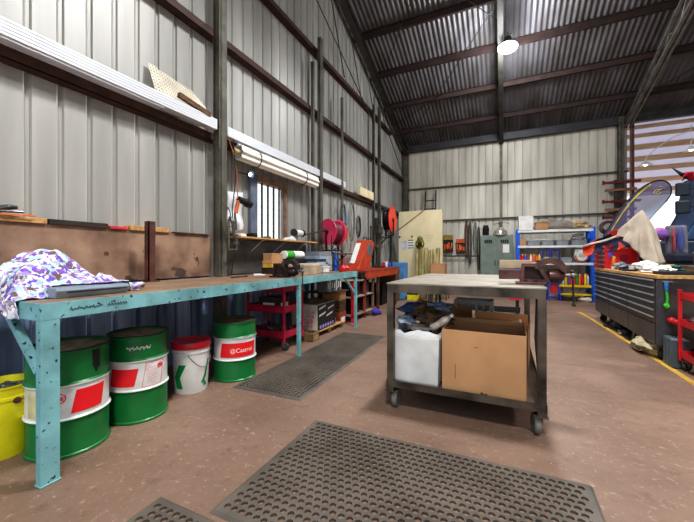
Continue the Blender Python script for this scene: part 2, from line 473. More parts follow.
# awning beyond the back opening
AW1 = mat('awning_sheet', '#dcd8e4', .5, 0, .05, 2)
_n = AW1.node_tree; _t = _n.nodes.new('ShaderNodeBsdfTranslucent'); _t.inputs[0].default_value = (.9, .87, .97, 1)
_m = _n.nodes.new('ShaderNodeMixShader'); _m.inputs[0].default_value = .4; _o = [q for q in _n.nodes if q.type == 'OUTPUT_MATERIAL'][0]
_n.links.new(_n.nodes['Principled BSDF'].outputs[0], _m.inputs[1]); _n.links.new(_t.outputs[0], _m.inputs[2]); _n.links.new(_m.outputs[0], _o.inputs[0])
AW2 = mat('awning_batten', '#c0a184', .7, 0, .12, 2)
p = MB(); p.box(1.5, 22, YB+.25, 27, 5.0, 5.03); struct(p, 'awning_roof', AW1, 'pale sheet roof of the awning outside', 'awning')
for yy, wdt in ((12.6, .25), (13.5, .3), (14.9, .6), (16.7, .75), (18.6, .8), (21.4, 1.1), (24.6, 1.2)):
    p = MB(); p.box(1.5, 22, yy-wdt/2, yy+wdt/2, 4.96, 5.0); struct(p, 'awning_purlin', AW2, group='awning purlins')


# ================================================================== left side: bench and wall
# --- workbench: teal angle frame, brown steel top; front edge drifts slightly off the wall line
B = thing('workbench', 'long teal-painted steel workbench with worn brown top along left wall', 'workbench', (-2.08, .864, 0), rad(1.3))
BL, BW, BH = 4.18, .95, .92
p = MB(); p.prism([(0, 0), (0, BL), (-BW, BL), (-BW, 2.24), (-.84, 2.24), (-.84, 2.0), (-BW, 2.0), (-BW, 0)], BH-.012, BH, 'z')
p.build('tabletop', mat('bench_top_steel', '#a5886f', .5, .25, .2, 4, col2='#7b6656', chip='#5b4c42', chipscale=12), B, bevel=.002)
p = MB()
p.box(-.006, .001, -.004, BL, BH-.09, BH-.002).box(-BW, 0, -.006, .002, BH-.09, BH-.002).box(-BW, 0, BL-.002, BL+.006, BH-.09, BH-.002).box(-BW-.006, -BW, 0, BL, BH-.09, BH-.002)
for q in (1.2, 2.4, 3.3): p.box(-BW, 0, q, q+.04, BH-.06, BH-.014)
p.build('apron', TEAL, B, bevel=.002)
p = MB()
for q in range(9):
    yy = .12+q*.018
    p.tube([(.003, yy, BH-.05), (.003, yy+.006, BH-.035-.008*(q % 2)), (.003, yy+.012, BH-.055+.006*(q % 3)), (.003, yy+.018, BH-.045)], .0018, 4)
p.build('pen_scribble', BLACK, B, label='longer black hand-drawn scribble near bench corner'); p = MB()
for q in range(7):
    yy = .31+q*.016
    p.tube([(.003, yy, BH-.05), (.003, yy+.007, BH-.038), (.003, yy+.014, BH-.053)], .0018, 4)
p.build('pen_scribble', BLACK, B, label='shorter black hand-drawn scribble on bench edge')
def bleg(x0, x1, y0, y1):
    p = MB(); p.box(x0, x1, y0, y1, .006, BH-.02).box(x0-.005, x1+.005, y0-.005, y1+.005, 0, .008); return p.build('leg', TEAL, B, bevel=.004)
bleg(-.05, 0, -.004, .078)
for yy, t in ((2.4, .042), (BL-.05, .042)): bleg(-t, 0, yy, yy+t)
for yy, t in ((0, .08), (2.4, .05), (BL-.05, .05)): bleg(-BW, -BW+t, yy, yy+t)
p = MB(); p.beam((-.42, .03, BH-.06), (-.09, .03, BH-.36), .035, .035, (0, 1, 0)); p.build('brace', TEAL, B)
p = MB(); p.beam((-.03, BL-.45, BH-.08), (-.03, BL-.05, BH-.36), .03, .03, (1, 0, 0)); p.build('brace', TEAL, B)

# --- brown steel splash plate behind the bench, and its uneven top junk
SPL = mat('splash_steel', '#a98a74', .5, .05, .2, 3.5, col2='#664d3f', chip='#59453b', chipscale=5, bump=.3)
p = MB(); p.box(-3.15, -3.142, -.3, 2.9, .93, 1.40)
single(p, 'splash_plate', SPL, 'rust-brown steel splash plate leaning against wall behind the bench', 'metal sheet')
p = MB(); p.box(-3.14, -3.132, 3.1, 5.0, .93, 1.36)
single(p, 'splash_plate', mat('splash_dark', '#7c7672', .45, .2, .25, 3, col2='#4a4643'), 'grey-brown steel splash plate on bench below the window', 'metal sheet')
for nm, y0, y1, z1, m, lab, cat in (
    ('timber_offcut', .6, 1.33, 1.44, WOOD, 'pale timber offcut on the splash plate, nearest the camera', 'timber'),
    ('steel_flat_bar', 1.345, 1.76, 1.44, mat('charred', '#3c3029', .8, 0, .2), 'dark brown flat bar between two pale offcuts on splash plate', 'bar'),
    ('file_handle', 1.78, 1.93, 1.425, mat('pink_red', '#d8404a', .5), 'small red handle on the splash plate beside the dark bar', 'handle'),
    ('timber_offcut', 1.95, 2.36, 1.445, WOOD, 'pale timber offcut on splash plate between red handle and column', 'timber'),
    ('thin_steel_strip', 2.42, 2.86, 1.415, RUST, 'thin rusty strip on splash plate nearest the column', 'strip')):
    p = MB(); p.box(-3.19, -3.12, y0, y1, 1.4, z1)
    p.box(-3.185, -3.15, y0-.02 if nm == 'timber_offcut' else y0+.01, y0+.1, 1.4, 1.4+(z1-1.4)*.8)
    single(p, nm, m, lab, cat, bevel=.003)
p = MB(); p.tube([(-3.15, 1.0, 1.455), (-3.13, 1.05, 1.47), (-3.14, 1.12, 1.5), (-3.12, 1.16, 1.5)], [.02, .028, .02, .012], 10)
p.tube([(-3.12, 1.0, 1.46), (-3.1, 1.08, 1.465), (-3.1, 1.18, 1.47)], .009, 8)
single(p, 'air_grinder', mat('dirty_chrome', '#5a5a5a', .3, .8, .3), 'dark metal air tool lying on the nearest timber offcut', 'tool', smooth=True)
p = MB(); p.box(-3.1, -3.095, .98, 1.25, 1.442, 1.452)
single(p, 'orange_strap', ORANGE, 'orange strip lying on nearest timber offcut', 'strap')

# upright angle post on the bench
t = thing('angle_post', 'rusty steel angle post standing upright on the bench', 'post', (-2.98, 2.04, .92))
p = MB(); p.box(-.03, .03, -.03, -.022, .006, .56).box(.022, .03, -.03, .035, .006, .56); p.build('upright', RUST, t)
p = MB(); p.box(-.06, .06, -.06, .06, 0, .008); p.build('foot_plate', RUST, t)

# --- floral cloth over a grey tray
FL = voronoi_mat('floral_cloth', ['#7b4fb5', '#e9e6ee', '#a9c9d6', '#a184c9', '#f1eef4', '#6d5a4c', '#c8dbe2', '#7a55ac', '#d9c9e8', '#b49aa6', '#9cb8c6'], 44, .9, .06)
t = thing('floral_cloth', 'crumpled purple, white and blue floral cloth at near end of bench', 'cloth', (-2.55, 1.1, .92))
def clothf(u, v):
    x = -.42 + .7*u; y = -.42 + .8*v
    h = .25*math.exp(-((x+.02)**2/.05 + (y+.02)**2/.06)) + .02
    h += .075*noise.noise(Vector((x*7, y*6, 1))) + .03*noise.noise(Vector((x*16, y*15, 4))) + .03*math.sin(x*26+y*15)*.5
    e = min(u, 1-u, v, 1-v)
    h *= min(1, e*6+.3)
    h = max(h, .006)
    if -.28 < x < .4 and -.12 < y < .34: h = max(h, .072)
    wx = .04*noise.noise(Vector((u*5, v*5, 9))); wy = .05*noise.noise(Vector((u*5, v*5, 3)))
    x += wx; y += wy
    if y + 1.1 < .88:                       # hangs over the end of the bench
        d = .88-(y+1.1); y = -.235 + .0*d; h = .02*noise.noise(Vector((x*20, 2, 2))) + .01 - d*.5; y -= .025 + .03*noise.noise(Vector((x*14, d*9, 7)))
    return Vector((x, y, h))
p = MB(); p.grid(clothf, 60, 60); p.build('cloth', FL, t, smooth=True, solid=.004)
# fold falling over the tray edge
p = MB()
def fold(u, v):
    a = u*2*PI
    return Vector((.2+.035*math.cos(a)*(.6+.4*v)+.05*v, .0+.42*v+.02*noise.noise(Vector((u*4, v*5, 2))), .035+.03*math.sin(a)*(1-.3*v)))
p.grid(fold, 16, 18); p.build('hem_fold', FL, t, smooth=True)
t = thing('grey_tray', 'flat grey plastic case under the floral cloth on bench', 'case', (-2.34, 1.17, .92), rad(2))
p = MB(); p.prism([(-.12, 0), (.12, 0), (.14, .045), (.12, .06), (-.12, .07)], -.2, .2, 'y'); p.build('case', mat('slate_plastic', '#8793a0', .4, 0, .12), t, bevel=.006)
p = MB(); p.box(.138, .142, -.15, .18, .03, .036); p.build('rim', BLACK, t)

# --- aluminium rails laid on the girt, perforated sheet and block
ALU = mat('aluminium_rail', '#eceef2', .32, .15, .03, 2, stretch=(1, .2, 1))
def rail(y0, y1, z0, z1, x0, x1, label):
    t = thing('aluminium_rail', label, 'rail', (0, y0, z0), group='aluminium lengths on the left wall girt')
    L_, H_ = y1-y0, z1-z0
    n = 5; pts = []
    p = MB()
    p.box(x0, x1-.006, 0, L_, 0, H_)
    for k in range(n):
        a = H_*k/n; p.box(x1-.008, x1, 0, L_, a+.003, a+H_/n-.004)
    p.build('channel', ALU, t)
    p = MB(); p.box(x0, x1, L_, L_+.003, 0, H_); p.build('end_face', STEEL_BARE, t)
rail(-.6, 2.86, 2.618, 2.738, -3.09, -2.99, 'broad white aluminium rail on girt left of the nearest column')
rail(3.03, 6.35, 2.602, 2.72, -3.09, -3.0, 'broad white aluminium rail on girt above the window')
rail(-.6, 2.2, 2.602, 2.616, -3.09, -3.0, 'thin aluminium strip beneath the broad rail near camera')
p = MB()
nx, nz = 22, 9; Y0, Y1, Zb, Zt = 2.14, 2.8, 2.74, 3.04
def sh(y, z): return Vector((-3.05-.12*(z-Zb)/(Zt-Zb)+.015*math.sin(y*9), y, z + (y-Y0)*-.03 + (.02 if y < Y0+.1 else 0)))
def cell(p, y0, y1, z0, z1, q):
    cy, cz = (y0+y1)/2, (z0+z1)/2; r = min(y1-y0, z1-z0)*.28
    o = [(y1, z1), (cy, z1), (y0, z1), (y0, cz), (y0, z0), (cy, z0), (y1, z0), (y1, cz)]
    i = [(cy+r*math.cos(PI/4+k*PI/4), cz+r*math.sin(PI/4+k*PI/4)) for k in range(8)]
    for k in range(8):
        a, b = o[k], o[(k+1) % 8]; c, d = i[(k+1) % 8], i[k]
        p.poly([q(*a), q(*b), q(*c), q(*d)])
for i in range(nx):
    for j in range(nz):
        y0 = Y0+(Y1-Y0)*i/nx; z0 = Zb+(Zt-Zb)*j/nz
        if i > 17 and j > 8-(i-17): continue
        cell(p, y0, y0+(Y1-Y0)/nx, z0, z0+(Zt-Zb)/nz, sh)
single(p, 'perforated_sheet', mat('perforated_cream', '#d9cfba', .6, .1, .12), 'cream perforated sheet leaning on wall above the aluminium rail', 'metal sheet', solid=.004)
p = MB(); p.box(-.02, .02, -.2, .2, -.025, .025).cyl((-.021, .14, 0), (.022, .14, 0), .012)
single(p, 'timber_block', WOOD_DK, 'small dark timber block leaning before the perforated sheet', 'block', (-3.0, 2.56, 2.775), rot=(rad(-8), 0, 0))

# rolled translucent sheeting below the rail, over the window
t = thing('rolled_sheeting', 'roll of white translucent ribbed sheeting tied below the rail over window', 'roll', (-3.0, 3.2, 2.43))
p = MB()
def roll(u, v):
    a = v*2*PI; r = .095 + .012*math.cos(a*8)
    return Vector((r*math.cos(a)*.8, 1.9*u, r*math.sin(a) + .03 - .0*u))
p.grid(roll, 4, 70); p.build('sheeting', mat('opal_sheeting', '#f1eee4', .4, 0, .05, 3), t, smooth=True)
p = MB(); p.lathe([(.02, -.06), (.03, -.05), (.03, .01)], 12, (0, 0, .03), 'y'); p.build('end_plug', mat('cream_plug', '#e2cf95', .5), t)
for yy in (.35, 1.5):
    p = MB(); p.tube([(.088*math.cos(a), yy, .03+.11*math.sin(a)) for a in [k*PI/8 for k in range(17)]], .006, 6); p.build('tie', BLACK, t)

# work lamp above the window
t = thing('inspection_lamp', 'small bright work lamp in dark hood left of the window top', 'lamp', (-2.98, 3.4, 2.22))
p = MB(); p.lathe([(.012, -.05), (.045, 0), (.05, .02)], 20, (0, 0, 0), 'x', capt=False); p.build('hood', NAVY, t)
p = MB(); p.blob((.0, 0, 0), (.022, .022, .022), 0, 2); p.build('bulb', mat('lamp_glow', '#dff0ff', .5, emit=12), t, smooth=True)
p = MB(); p.beam((-.03, 0, 0), (-.2, 0, .05), .015, .015); p.build('bracket', STEEL_DK, t)

# shelf below the window
t = thing('wall_shelf', 'narrow timber wall shelf with brackets under the barred window', 'shelf', (-3.03, 3.15, 1.385))
p = MB(); p.box(-.17, .13, 0, 1.85, 0, .022); p.build('board', WOOD, t, bevel=.002)
for yy in (.45, .95, 1.5):
    p = MB(); p.beam((.11, yy, 0), (-.16, yy, -.2), .02, .012); p.box(-.17, -.155, yy-.01, yy+.01, -.22, 0); p.build('bracket', mat('bracket_white', '#c9c9c4', .4, .3), t)
# items on shelf
t = thing('bench_grinder', 'small white and black bench grinder on the far end of window shelf', 'grinder', (-3.0, 4.55, 1.407))
p = MB(); p.cyl((0, -.09, .13), (0, .09, .13), .05, n=16); p.build('motor', WHITE, t, smooth=True)
p = MB(); p.cyl((0, -.13, .13), (0, -.1, .13), .06, n=20); p.cyl((0, .1, .13), (0, .13, .13), .06, n=20); p.build('wheel', BLACK, t, smooth=True)
p = MB(); p.prism([(-.07, 0), (.07, 0), (.03, .09), (-.03, .09)], -.03, .03, 'x'); p.build('stand', GREYP, t)
p = MB()
p.tube([(-3.0, 4.15, 1.412), (-2.98, 4.3, 1.43), (-3.02, 4.4, 1.45), (-3.0, 4.48, 1.42)], [.02, .03, .035, .015], 8).blob((-3.0, 4.35, 1.43), (.06, .09, .03), .3)
single(p, 'crumpled_rag', mat('rag_white', '#d7d5d2', .9, 0, .15), 'crumpled pale rag on window shelf before the grinder', 'rag', smooth=True)
for i, (yy, w_, h_, m, nm, lab) in enumerate(((3.2, .1, .03, PAPER, 'paper_stack', 'low stack of white papers at near end of window shelf'), (3.42, .09, .05, BLACK, 'tool_box', 'small black box on window shelf near the papers'),
        (3.75, .05, .028, STEEL_BARE, 'steel_offcut', 'small bare steel offcut on shelf below the window bars'))):
    p = MB(); p.box(-3.06, -2.95, yy, yy+w_, 1.407, 1.407+h_).box(-3.05, -2.96, yy+.01, yy+w_-.01, 1.407+h_, 1.407+h_+.006)
    single(p, nm, m, lab, 'paper' if m is PAPER else 'box', bevel=.003)
p = MB(); p.grid(lambda u, v: Vector((-3.1+.02*math.sin(v*9), 3.12+.27*u, 1.44+.52*v+.03*u)), 6, 10)
single(p, 'plastic_sheet', mat('white_film', '#eef1f6', .3), 'white plastic sheet behind hanging tools beside nearest column', 'sheet', smooth=True, solid=.002)

# tool clamps hanging by the column
t = thing('hanging_grinder', 'black angle grinder with orange handle hanging beside the nearest column', 'grinder', (-2.9, 3.12, 1.8))
p = MB(); p.cyl((0, -.02, .05), (.02, .1, .02), .035, .045, 14).cyl((.02, .1, .02), (.03, .16, 0), .055, .05, 14); p.build('motor', BLACK, t, smooth=True)
p = MB(); p.cyl((0, -.02, .03), (-.01, -.05, -.12), .02, .024, 12); p.build('handle', ORANGE, t, smooth=True)
p = MB(); p.tube([(0, -.03, .05), (-.02, -.02, .35), (-.05, -.05, .6), (-.09, -.1, .8)], .006, 6); p.build('cord', mat('cord_orange', '#b8683c', .6), t)
def clamp(x, y, z, rz_, label, s=1.):
    t = thing('welding_clamp', label, 'clamp', (x, y, z), rz_, group='steel clamps hanging by the nearest column')
    p = MB(); p.tube([(0, -.05*s, 0), (0, -.055*s, -.3*s), (0, -.05*s, -.36*s), (0, .07*s, -.36*s), (0, .07*s, -.26*s)], .011*s, 8); p.build('frame', STEEL_BARE, t, smooth=True)
    p = MB(); p.tube([(0, -.045*s, .02*s), (0, .0, -.05*s), (0, .03*s, -.2*s)], .012*s, 8); p.box(-.014*s, .014*s, .04*s, .1*s, -.3*s, -.26*s); p.build('jaw', STEEL_BARE, t, smooth=True)
clamp(-2.9, 3.0, 1.6, 0, 'bright steel locking clamp hanging lowest by nearest column')
clamp(-2.94, 3.1, 1.66, .5, 'bright steel clamp hanging behind the lowest clamp', .9)
clamp(-2.89, 2.95, 1.72, -.4, 'short steel clamp hooked over the others at nearest column', .6)
p = MB(); p.tube([(-2.92, 3.04, 2.55), (-2.9, 3.06, 2.1), (-2.93, 3.03, 1.7), (-2.9, 3.05, 1.3), (-2.93, 3.02, .95)], .007, 6)
single(p, 'power_cord', BLACK, 'black cord hanging down beside nearest column', 'cord', smooth=True)

# --- bench vise (used twice)
VISE = mat('vise_maroon', '#6a4540', .35, .4, .25, 10, col2='#37221f')
def vise(label, loc, s, rz_=0., m=VISE):
    t = thing('bench_vise', label, 'vise', loc, rz_)
    S = lambda *a: [q*s for q in a]
    p = MB(); p.box(*S(-.1, .1, -.075, .075, 0, .018)); p.lathe([(r*s, z*s) for r, z in ((.07, .018), (.065, .035))], 20); p.build('base', m, t, bevel=.003)
    # open-sided trapezoid body
    p = MB()
    o = [(-.07, .018), (.13, .018), (.06, .155), (-.06, .155)]; i = [(-.045, .04), (.09, .04), (.04, .132), (-.04, .132)]
    for sy in (-.045, .045):
        for k in range(4):
            a, b, c, d = o[k], o[(k+1) % 4], i[(k+1) % 4], i[k]
            for yy in (sy-.008, sy+.008):
                p.poly([(q[0]*s, yy*s, q[1]*s) for q in (a, b, c, d)])
            for a_, b_ in ((a, b), (d, c)):
                p.poly([(a_[0]*s, (sy-.008)*s, a_[1]*s), (b_[0]*s, (sy-.008)*s, b_[1]*s), (b_[0]*s, (sy+.008)*s, b_[1]*s), (a_[0]*s, (sy+.008)*s, a_[1]*s)])
    p.build('fixed_body', m, t)
    p = MB(); p.prism([(q[0]*s, q[1]*s) for q in ((-.06, .025), (.115, .025), (.055, .15), (-.055, .15))], -.022*s, .022*s, 'y')
    p.build('inner_web', mat('vise_web_shade', '#2e1d1b', .6, .3, .2), t)  # darker colour paints the shade inside the body's recess
    p = MB(); p.box(*S(-.215, -.05, -.035, .035, .035, .108)); p.build('slide_bar', m, t, bevel=.003)
    # arched jaw
    p = MB(); pts = []
    for k in range(13):
        a = PI - k*PI/12*1.12
        pts.append((.125+.1*math.cos(a), .115+.085*math.sin(a)))
    inn = [(.125+.058*math.cos(PI-k*PI/12*1.0), .11+.045*math.sin(PI-k*PI/12*1.0)) for k in range(13)][::-1]
    n_ = len(pts)
    for k in range(n_-1):
        q = [pts[k], pts[k+1], inn[n_-2-k], inn[n_-1-k]]
        p.prism([(a*s, b*s) for a, b in q], -.055*s, .055*s, 'y')
    p.build('arched_jaw', m, t, bevel=.001)
    p = MB(); p.box(*S(.045, .075, -.06, .06, .12, .18)); p.build('jaw_plate', STEEL_DK, t, bevel=.002)
    p = MB(); p.lathe([(r*s, z*s) for r, z in ((.03, .1), (.052, .12), (.055, .17), (.042, .2), (.025, .215))], 20, (0, 0, .062*s), 'x'); p.build('moving_body', m, t, smooth=True)
    p = MB(); p.cyl((.2*s, 0, .07*s), (.27*s, 0, .07*s), .014*s, n=12); p.blob((.27*s, 0, .07*s), (.025*s, .022*s, .022*s), 0); p.build('screw', STEEL_BARE, t, smooth=True)
    p = MB(); p.cyl((.265*s, 0, .09*s), (.275*s, -.0*s, -.14*s), .007*s, n=8).blob((.275*s, 0, -.14*s), (.014*s,)*3, 0).blob((.265*s, 0, .095*s), (.014*s,)*3, 0); p.build('tommy_bar', STEEL_DK, t, smooth=True)
    return t
v = vise('dark steel bench vise bolted to the teal workbench', (-2.3, 3.12, .922), 1.0, rad(12), mat('vise_black', '#3a2f2e', .35, .5, .3, 10))

# things on the far half of the bench
def crate(nm, label, cat, c, s, m, rz_=0., lid=None, group=None):
    t = thing(nm, label, cat, c, rz_, group=group); x, y, z = s; w_ = .006
    p = MB(); p.box(-x/2, x/2, -y/2, y/2, 0, .008)
    p.box(-x/2, -x/2+w_, -y/2, y/2, 0, z).box(x/2-w_, x/2, -y/2, y/2, 0, z).box(-x/2, x/2, -y/2, -y/2+w_, 0, z).box(-x/2, x/2, y/2-w_, y/2, 0, z)
    p.build('body', m, t)
    p = MB(); p.box(-x/2-.006, x/2+.006, -y/2-.006, -y/2, z-.02, z).box(-x/2-.006, x/2+.006, y/2, y/2+.006, z-.02, z).box(-x/2-.006, -x/2, -y/2, y/2, z-.02, z).box(x/2, x/2+.006, -y/2, y/2, z-.02, z)
    p.build('rim', m, t)
    if lid:
        p = MB(); p.box(-x/2-.008, x/2+.008, -y/2-.008, y/2+.008, z, z+.02); p.build('lid', lid, t, bevel=.003)
    return t
def pbox(nm, label, cat, x0, x1, y0, y1, z0, z1, m, lidm=None, tagm=None, group=None, bev=.004):
    """closed box with seam / lid / label so it is more than a block"""
    t = thing(nm, label, cat, ((x0+x1)/2, (y0+y1)/2, z0), group=group); a, b, c = (x1-x0)/2, (y1-y0)/2, z1-z0
    p = MB(); p.box(-a, a, -b, b, 0, c*.78); p.build('body', m, t, bevel=bev)
    p = MB(); p.box(-a-.003, a+.003, -b-.003, b+.003, c*.78, c); p.build('lid', lidm or m, t, bevel=bev)
    if tagm:
        p = MB(); p.box(-a*.6, a*.6, -b-.002, -b, c*.2, c*.6).box(a, a+.002, -b*.6, b*.6, c*.2, c*.6); p.build('printed_label', tagm, t)
    return t
pbox('yellow_box', 'small yellow parts box on bench, lower of two behind the vise', 'box', -2.9, -2.75, 3.55, 3.8, .92, 1.1, mat('box_yellow', '#e0b83c', .6), CARD)
pbox('cardboard_box', 'small cardboard box on top of yellow box behind the vise', 'box', -2.9, -2.76, 3.56, 3.8, 1.1, 1.2, CARD, CARD)
pbox('black_case', 'black tool case on bench beneath the white paper roll', 'case', -2.95, -2.72, 3.86, 4.35, .92, 1.12, BLACK)
t = thing('paper_roll', 'white and green paper roll lying on black case', 'roll', (-2.8, 3.88, 1.18))
p = MB(); p.lathe([(.02, 0), (.058, 0), (.058, .46), (.02, .46)], 24, (0, 0, 0), 'y'); p.build('roll', PAPER, t, smooth=True)
p = MB(); p.lathe([(.0595, .02), (.0595, .2)], 24, (0, 0, 0), 'y', False, False); p.build('green_band', GREEN, t)
pbox('carton_of_parts', 'worn cardboard carton on bench edge right of the vise', 'box', -2.55, -2.3, 3.62, 4.05, .92, 1.06, mat('old_card', '#b7a68c', .85, 0, .2), mat('old_card_top', '#cfc2ab', .85, 0, .15))
t = crate('plastic_bin', 'white open plastic bin of parts on bench between cartons', 'bin', (-2.45, 4.3, .92), (.2, .2, .1), WHITE)
p = MB()
for i in range(14): p.blob((R.uniform(-.07, .07), R.uniform(-.07, .07), .07+R.uniform(0, .03)), (.025, .02, .018), .3, 1, seed=i)
p.build('contents', STEEL_DK, t)
# clear organiser boxes
CLEAR = mat('clear_plastic', '#aab4bb', .25, 0, .15, 8)
pbox('organiser_case', 'clear grey organiser case with blue lid, left on bench', 'case', -2.95, -2.6, 4.45, 4.75, .92, 1.12, CLEAR, mat('navy_lid', '#2b3d63', .5))
pbox('organiser_case', 'tall clear organiser case of small drawers on bench under red reel', 'case', -3.05, -2.75, 4.8, 5.25, .92, 1.24, CLEAR, GREYP)
p = MB()
for i in range(30):
    p.blob((-2.9+R.uniform(-.12, .35), 4.35+R.uniform(0, .6), .95+R.uniform(0, .12)), (.035, .035, .025), .35, 1, seed=i)
single(p, 'bench_clutter', mat('clutter_dark', '#4a4a4c', .6, .2, .4, 20, col2='#8c8a86'), 'heap of small dark fittings on far part of bench', 'clutter', kind='stuff')
def funnel(x, y, lab):
    t = thing('oil_can', lab, 'oil can', (x, y, .92), group='red oil cans at the far bench end')
    p = MB(); p.lathe([(.05, 0), (.055, .02), (.055, .06), (.02, .1)], 20); p.build('can', RED, t, smooth=True)
    p = MB(); p.tube([(0, 0, .1), (0, .02, .18), (0, .06, .22)], [.01, .006, .004], 6); p.build('spout', RED, t)
funnel(-2.3, 4.75, 'red oil can at far bench end, left of two'); funnel(-2.33, 4.93, 'red oil can at far bench end, right of two')
t = thing('spray_bottle', 'tall blue hand pump standing at far end of bench', 'pump', (-2.5, 4.9, .92))
p = MB(); p.lathe([(.03, 0), (.032, .02), (.028, .22), (.012, .26), (.012, .33)], 16); p.build('barrel', BLUE, t, smooth=True)
p = MB(); p.cyl((0, -.05, .34), (0, .05, .34), .012, n=8); p.build('handle', BLACK, t)
p = MB()
for k in range(3):
    p.tube([(-2.5+.02*k, 4.75+.05*k, 1.5-.1*k), (-2.55, 4.85, 1.25), (-2.5+.05*k, 4.8+.09*k, 1.05), (-2.45, 4.95+.03*k, .94)], .009, 6)
single(p, 'air_hose', mat('hose_dark', '#2f3a34', .6), 'dark loose hoses hanging down over far bench end', 'hose', smooth=True)
# extra shelf row under the reel
t = thing('wall_shelf', 'short timber wall shelf below the red hose reel', 'shelf', (-3.05, 5.3, 1.2))
p = MB(); p.box(-.12, .2, 0, 1.05, 0, .025); p.build('board', WOOD_DK, t)
for yy in (.2, .8):
    p = MB(); p.beam((.18, yy, 0), (-.1, yy, -.2), .02, .015); p.build('bracket', STEEL_DK, t)

# --- hose reels
def reel(label, loc, r, wd_, cheek, wound, rz_, cheek2=None):
    t = thing('hose_reel', label, 'hose reel', loc, rz_)
    for sgn in (-1, 1):
        p = MB(); a = sgn*wd_/2
        p.lathe([(.02, a-.006), (r*.35, a-.006-.012*(-sgn)), (r*.92, a-.004), (r, a-.01*(-sgn)), (r, a+.004), (r*.9, a+.004), (r*.35, a+.008), (.02, a+.008)], 40, (0, 0, 0), 'y')
        p.build('cheek', cheek if sgn < 0 or not cheek2 else cheek2, t, smooth=True)
        p = MB(); p.lathe([(.03, a+sgn*.008), (.035, a+sgn*.03)], 16, (0, 0, 0), 'y'); p.build('hub_cap', BLACK, t)
    p = MB()
    nrow = 6
    prof = []
    for k in range(nrow*8+1):
        yy = -wd_/2+.015 + (wd_-.03)*k/(nrow*8); prof.append((r*.78+.012*abs(math.sin(k/8*PI)), yy))
    p.lathe(prof, 36, (0, 0, 0), 'y', True, True); p.build('wound_hose', wound, t, smooth=True)
    p = MB(); p.box(-.06, .06, -wd_/2-.03, wd_/2+.03, -r-.1, -r-.08)
    for sgn in (-1, 1): p.beam((0, sgn*(wd_/2+.025), -r-.09), (0, sgn*(wd_/2+.025), 0), .05, .012, (1, 0, 0))
    p.build('stand', BLACK, t)
    return t
PINK = mat('reel_pink_red', '#ee4a72', .35, 0, .1)
reel('big pinkish-red hose reel on a stand left of the welder', (-2.85, 5.45, 1.6), .24, .24, PINK, mat('hose_maroon', '#7c1f33', .4), rad(-20))
reel('black hose reel with bright red cheeks hanging high beyond the welder', (-2.82, 8.75, 2.17), .35, .16, mat('reel_red', '#ee3b2c', .35, 0, .08), mat('hose_black', '#18181a', .4), rad(90), BLACK)
p = MB(); p.beam((-2.82, 8.75, 1.69), (-3.19, 8.75, 1.69), .05, .03).beam((-2.9, 8.75, 1.68), (-3.18, 8.75, 1.4), .03, .03)
single(p, 'reel_bracket', STEEL_DK, 'dark steel wall bracket holding the high red reel', 'bracket')
p = MB(); p.tube([(-2.8, 8.8, 1.75), (-2.8, 8.82, 1.4), (-2.82, 8.8, 1.0)], .03, 8)
single(p, 'hanging_hose', BLACK, 'thick black hose hanging below the high reel', 'hose', smooth=True)
p = MB(); p.cyl((-3.15, 4.75, 1.5), (-2.85, 5.2, 1.62), .012, n=8).blob((-2.87, 5.19, 1.62), (.03, .03, .03), 0)
single(p, 'reel_crank_rod', STEEL_DK, 'thin steel rod reaching up to the pinkish-red reel', 'rod', smooth=True)

# --- orange welder on a brown bench beyond
t = thing('steel_table', 'orange-topped steel table beyond the teal workbench', 'table', (-2.75, 6.9, 0))
p = MB(); p.box(-.4, .42, -1.1, 1.0, .86, .9); p.build('tabletop', mat('orange_top', '#a8402a', .5, .1, .2), t)
p = MB(); p.prism([(-1.1, .78), (-1.0, .74), (.9, .74), (1.0, .78), (1.0, .86), (-1.1, .86)], .4, .415, 'x'); p.build('apron', mat('orange_apron', '#c14d2c', .45, .1, .15), t)
for xx in (-.36, .36):
    for yy in (-.3, .92):
        p = MB(); p.box(xx-.025, xx+.025, yy, yy+.05, 0, .86); p.build('leg', RUST, t)
t = thing('welding_machine', 'slanted orange-red welding machine with white front label on table', 'welder', (-2.8, 6.55, .9), rad(0))
OR2 = mat('welder_orange', '#c2492b', .45, 0, .12)
p = MB(); p.prism([(-.3, 0), (.3, 0), (.6, .5), (.56, .6), (.2, .62)], -.13, .13, 'x'); p.build('case', OR2, t, bevel=.01)
p = MB(); d = Vector((0, .32, .62)).normalized(); 
fy = lambda z: -.3+.5*z/.62-.012
p.poly([(-.11, fy(.12), .12), (.0, fy(.12), .12), (.0, fy(.55), .55), (-.11, fy(.55), .55)]); p.build('front_label', PAPER, t, solid=.01)
p = MB(); p.box(.131, .134, .2, .45, .3, .52); p.build('side_label', mat('slate_label', '#5e7478', .5), t)
p = MB(); p.tube([(0, .25, .62), (0, .27, .68), (0, .48, .68), (0, .5, .6)], .012, 8); p.build('handle', BLACK, t)
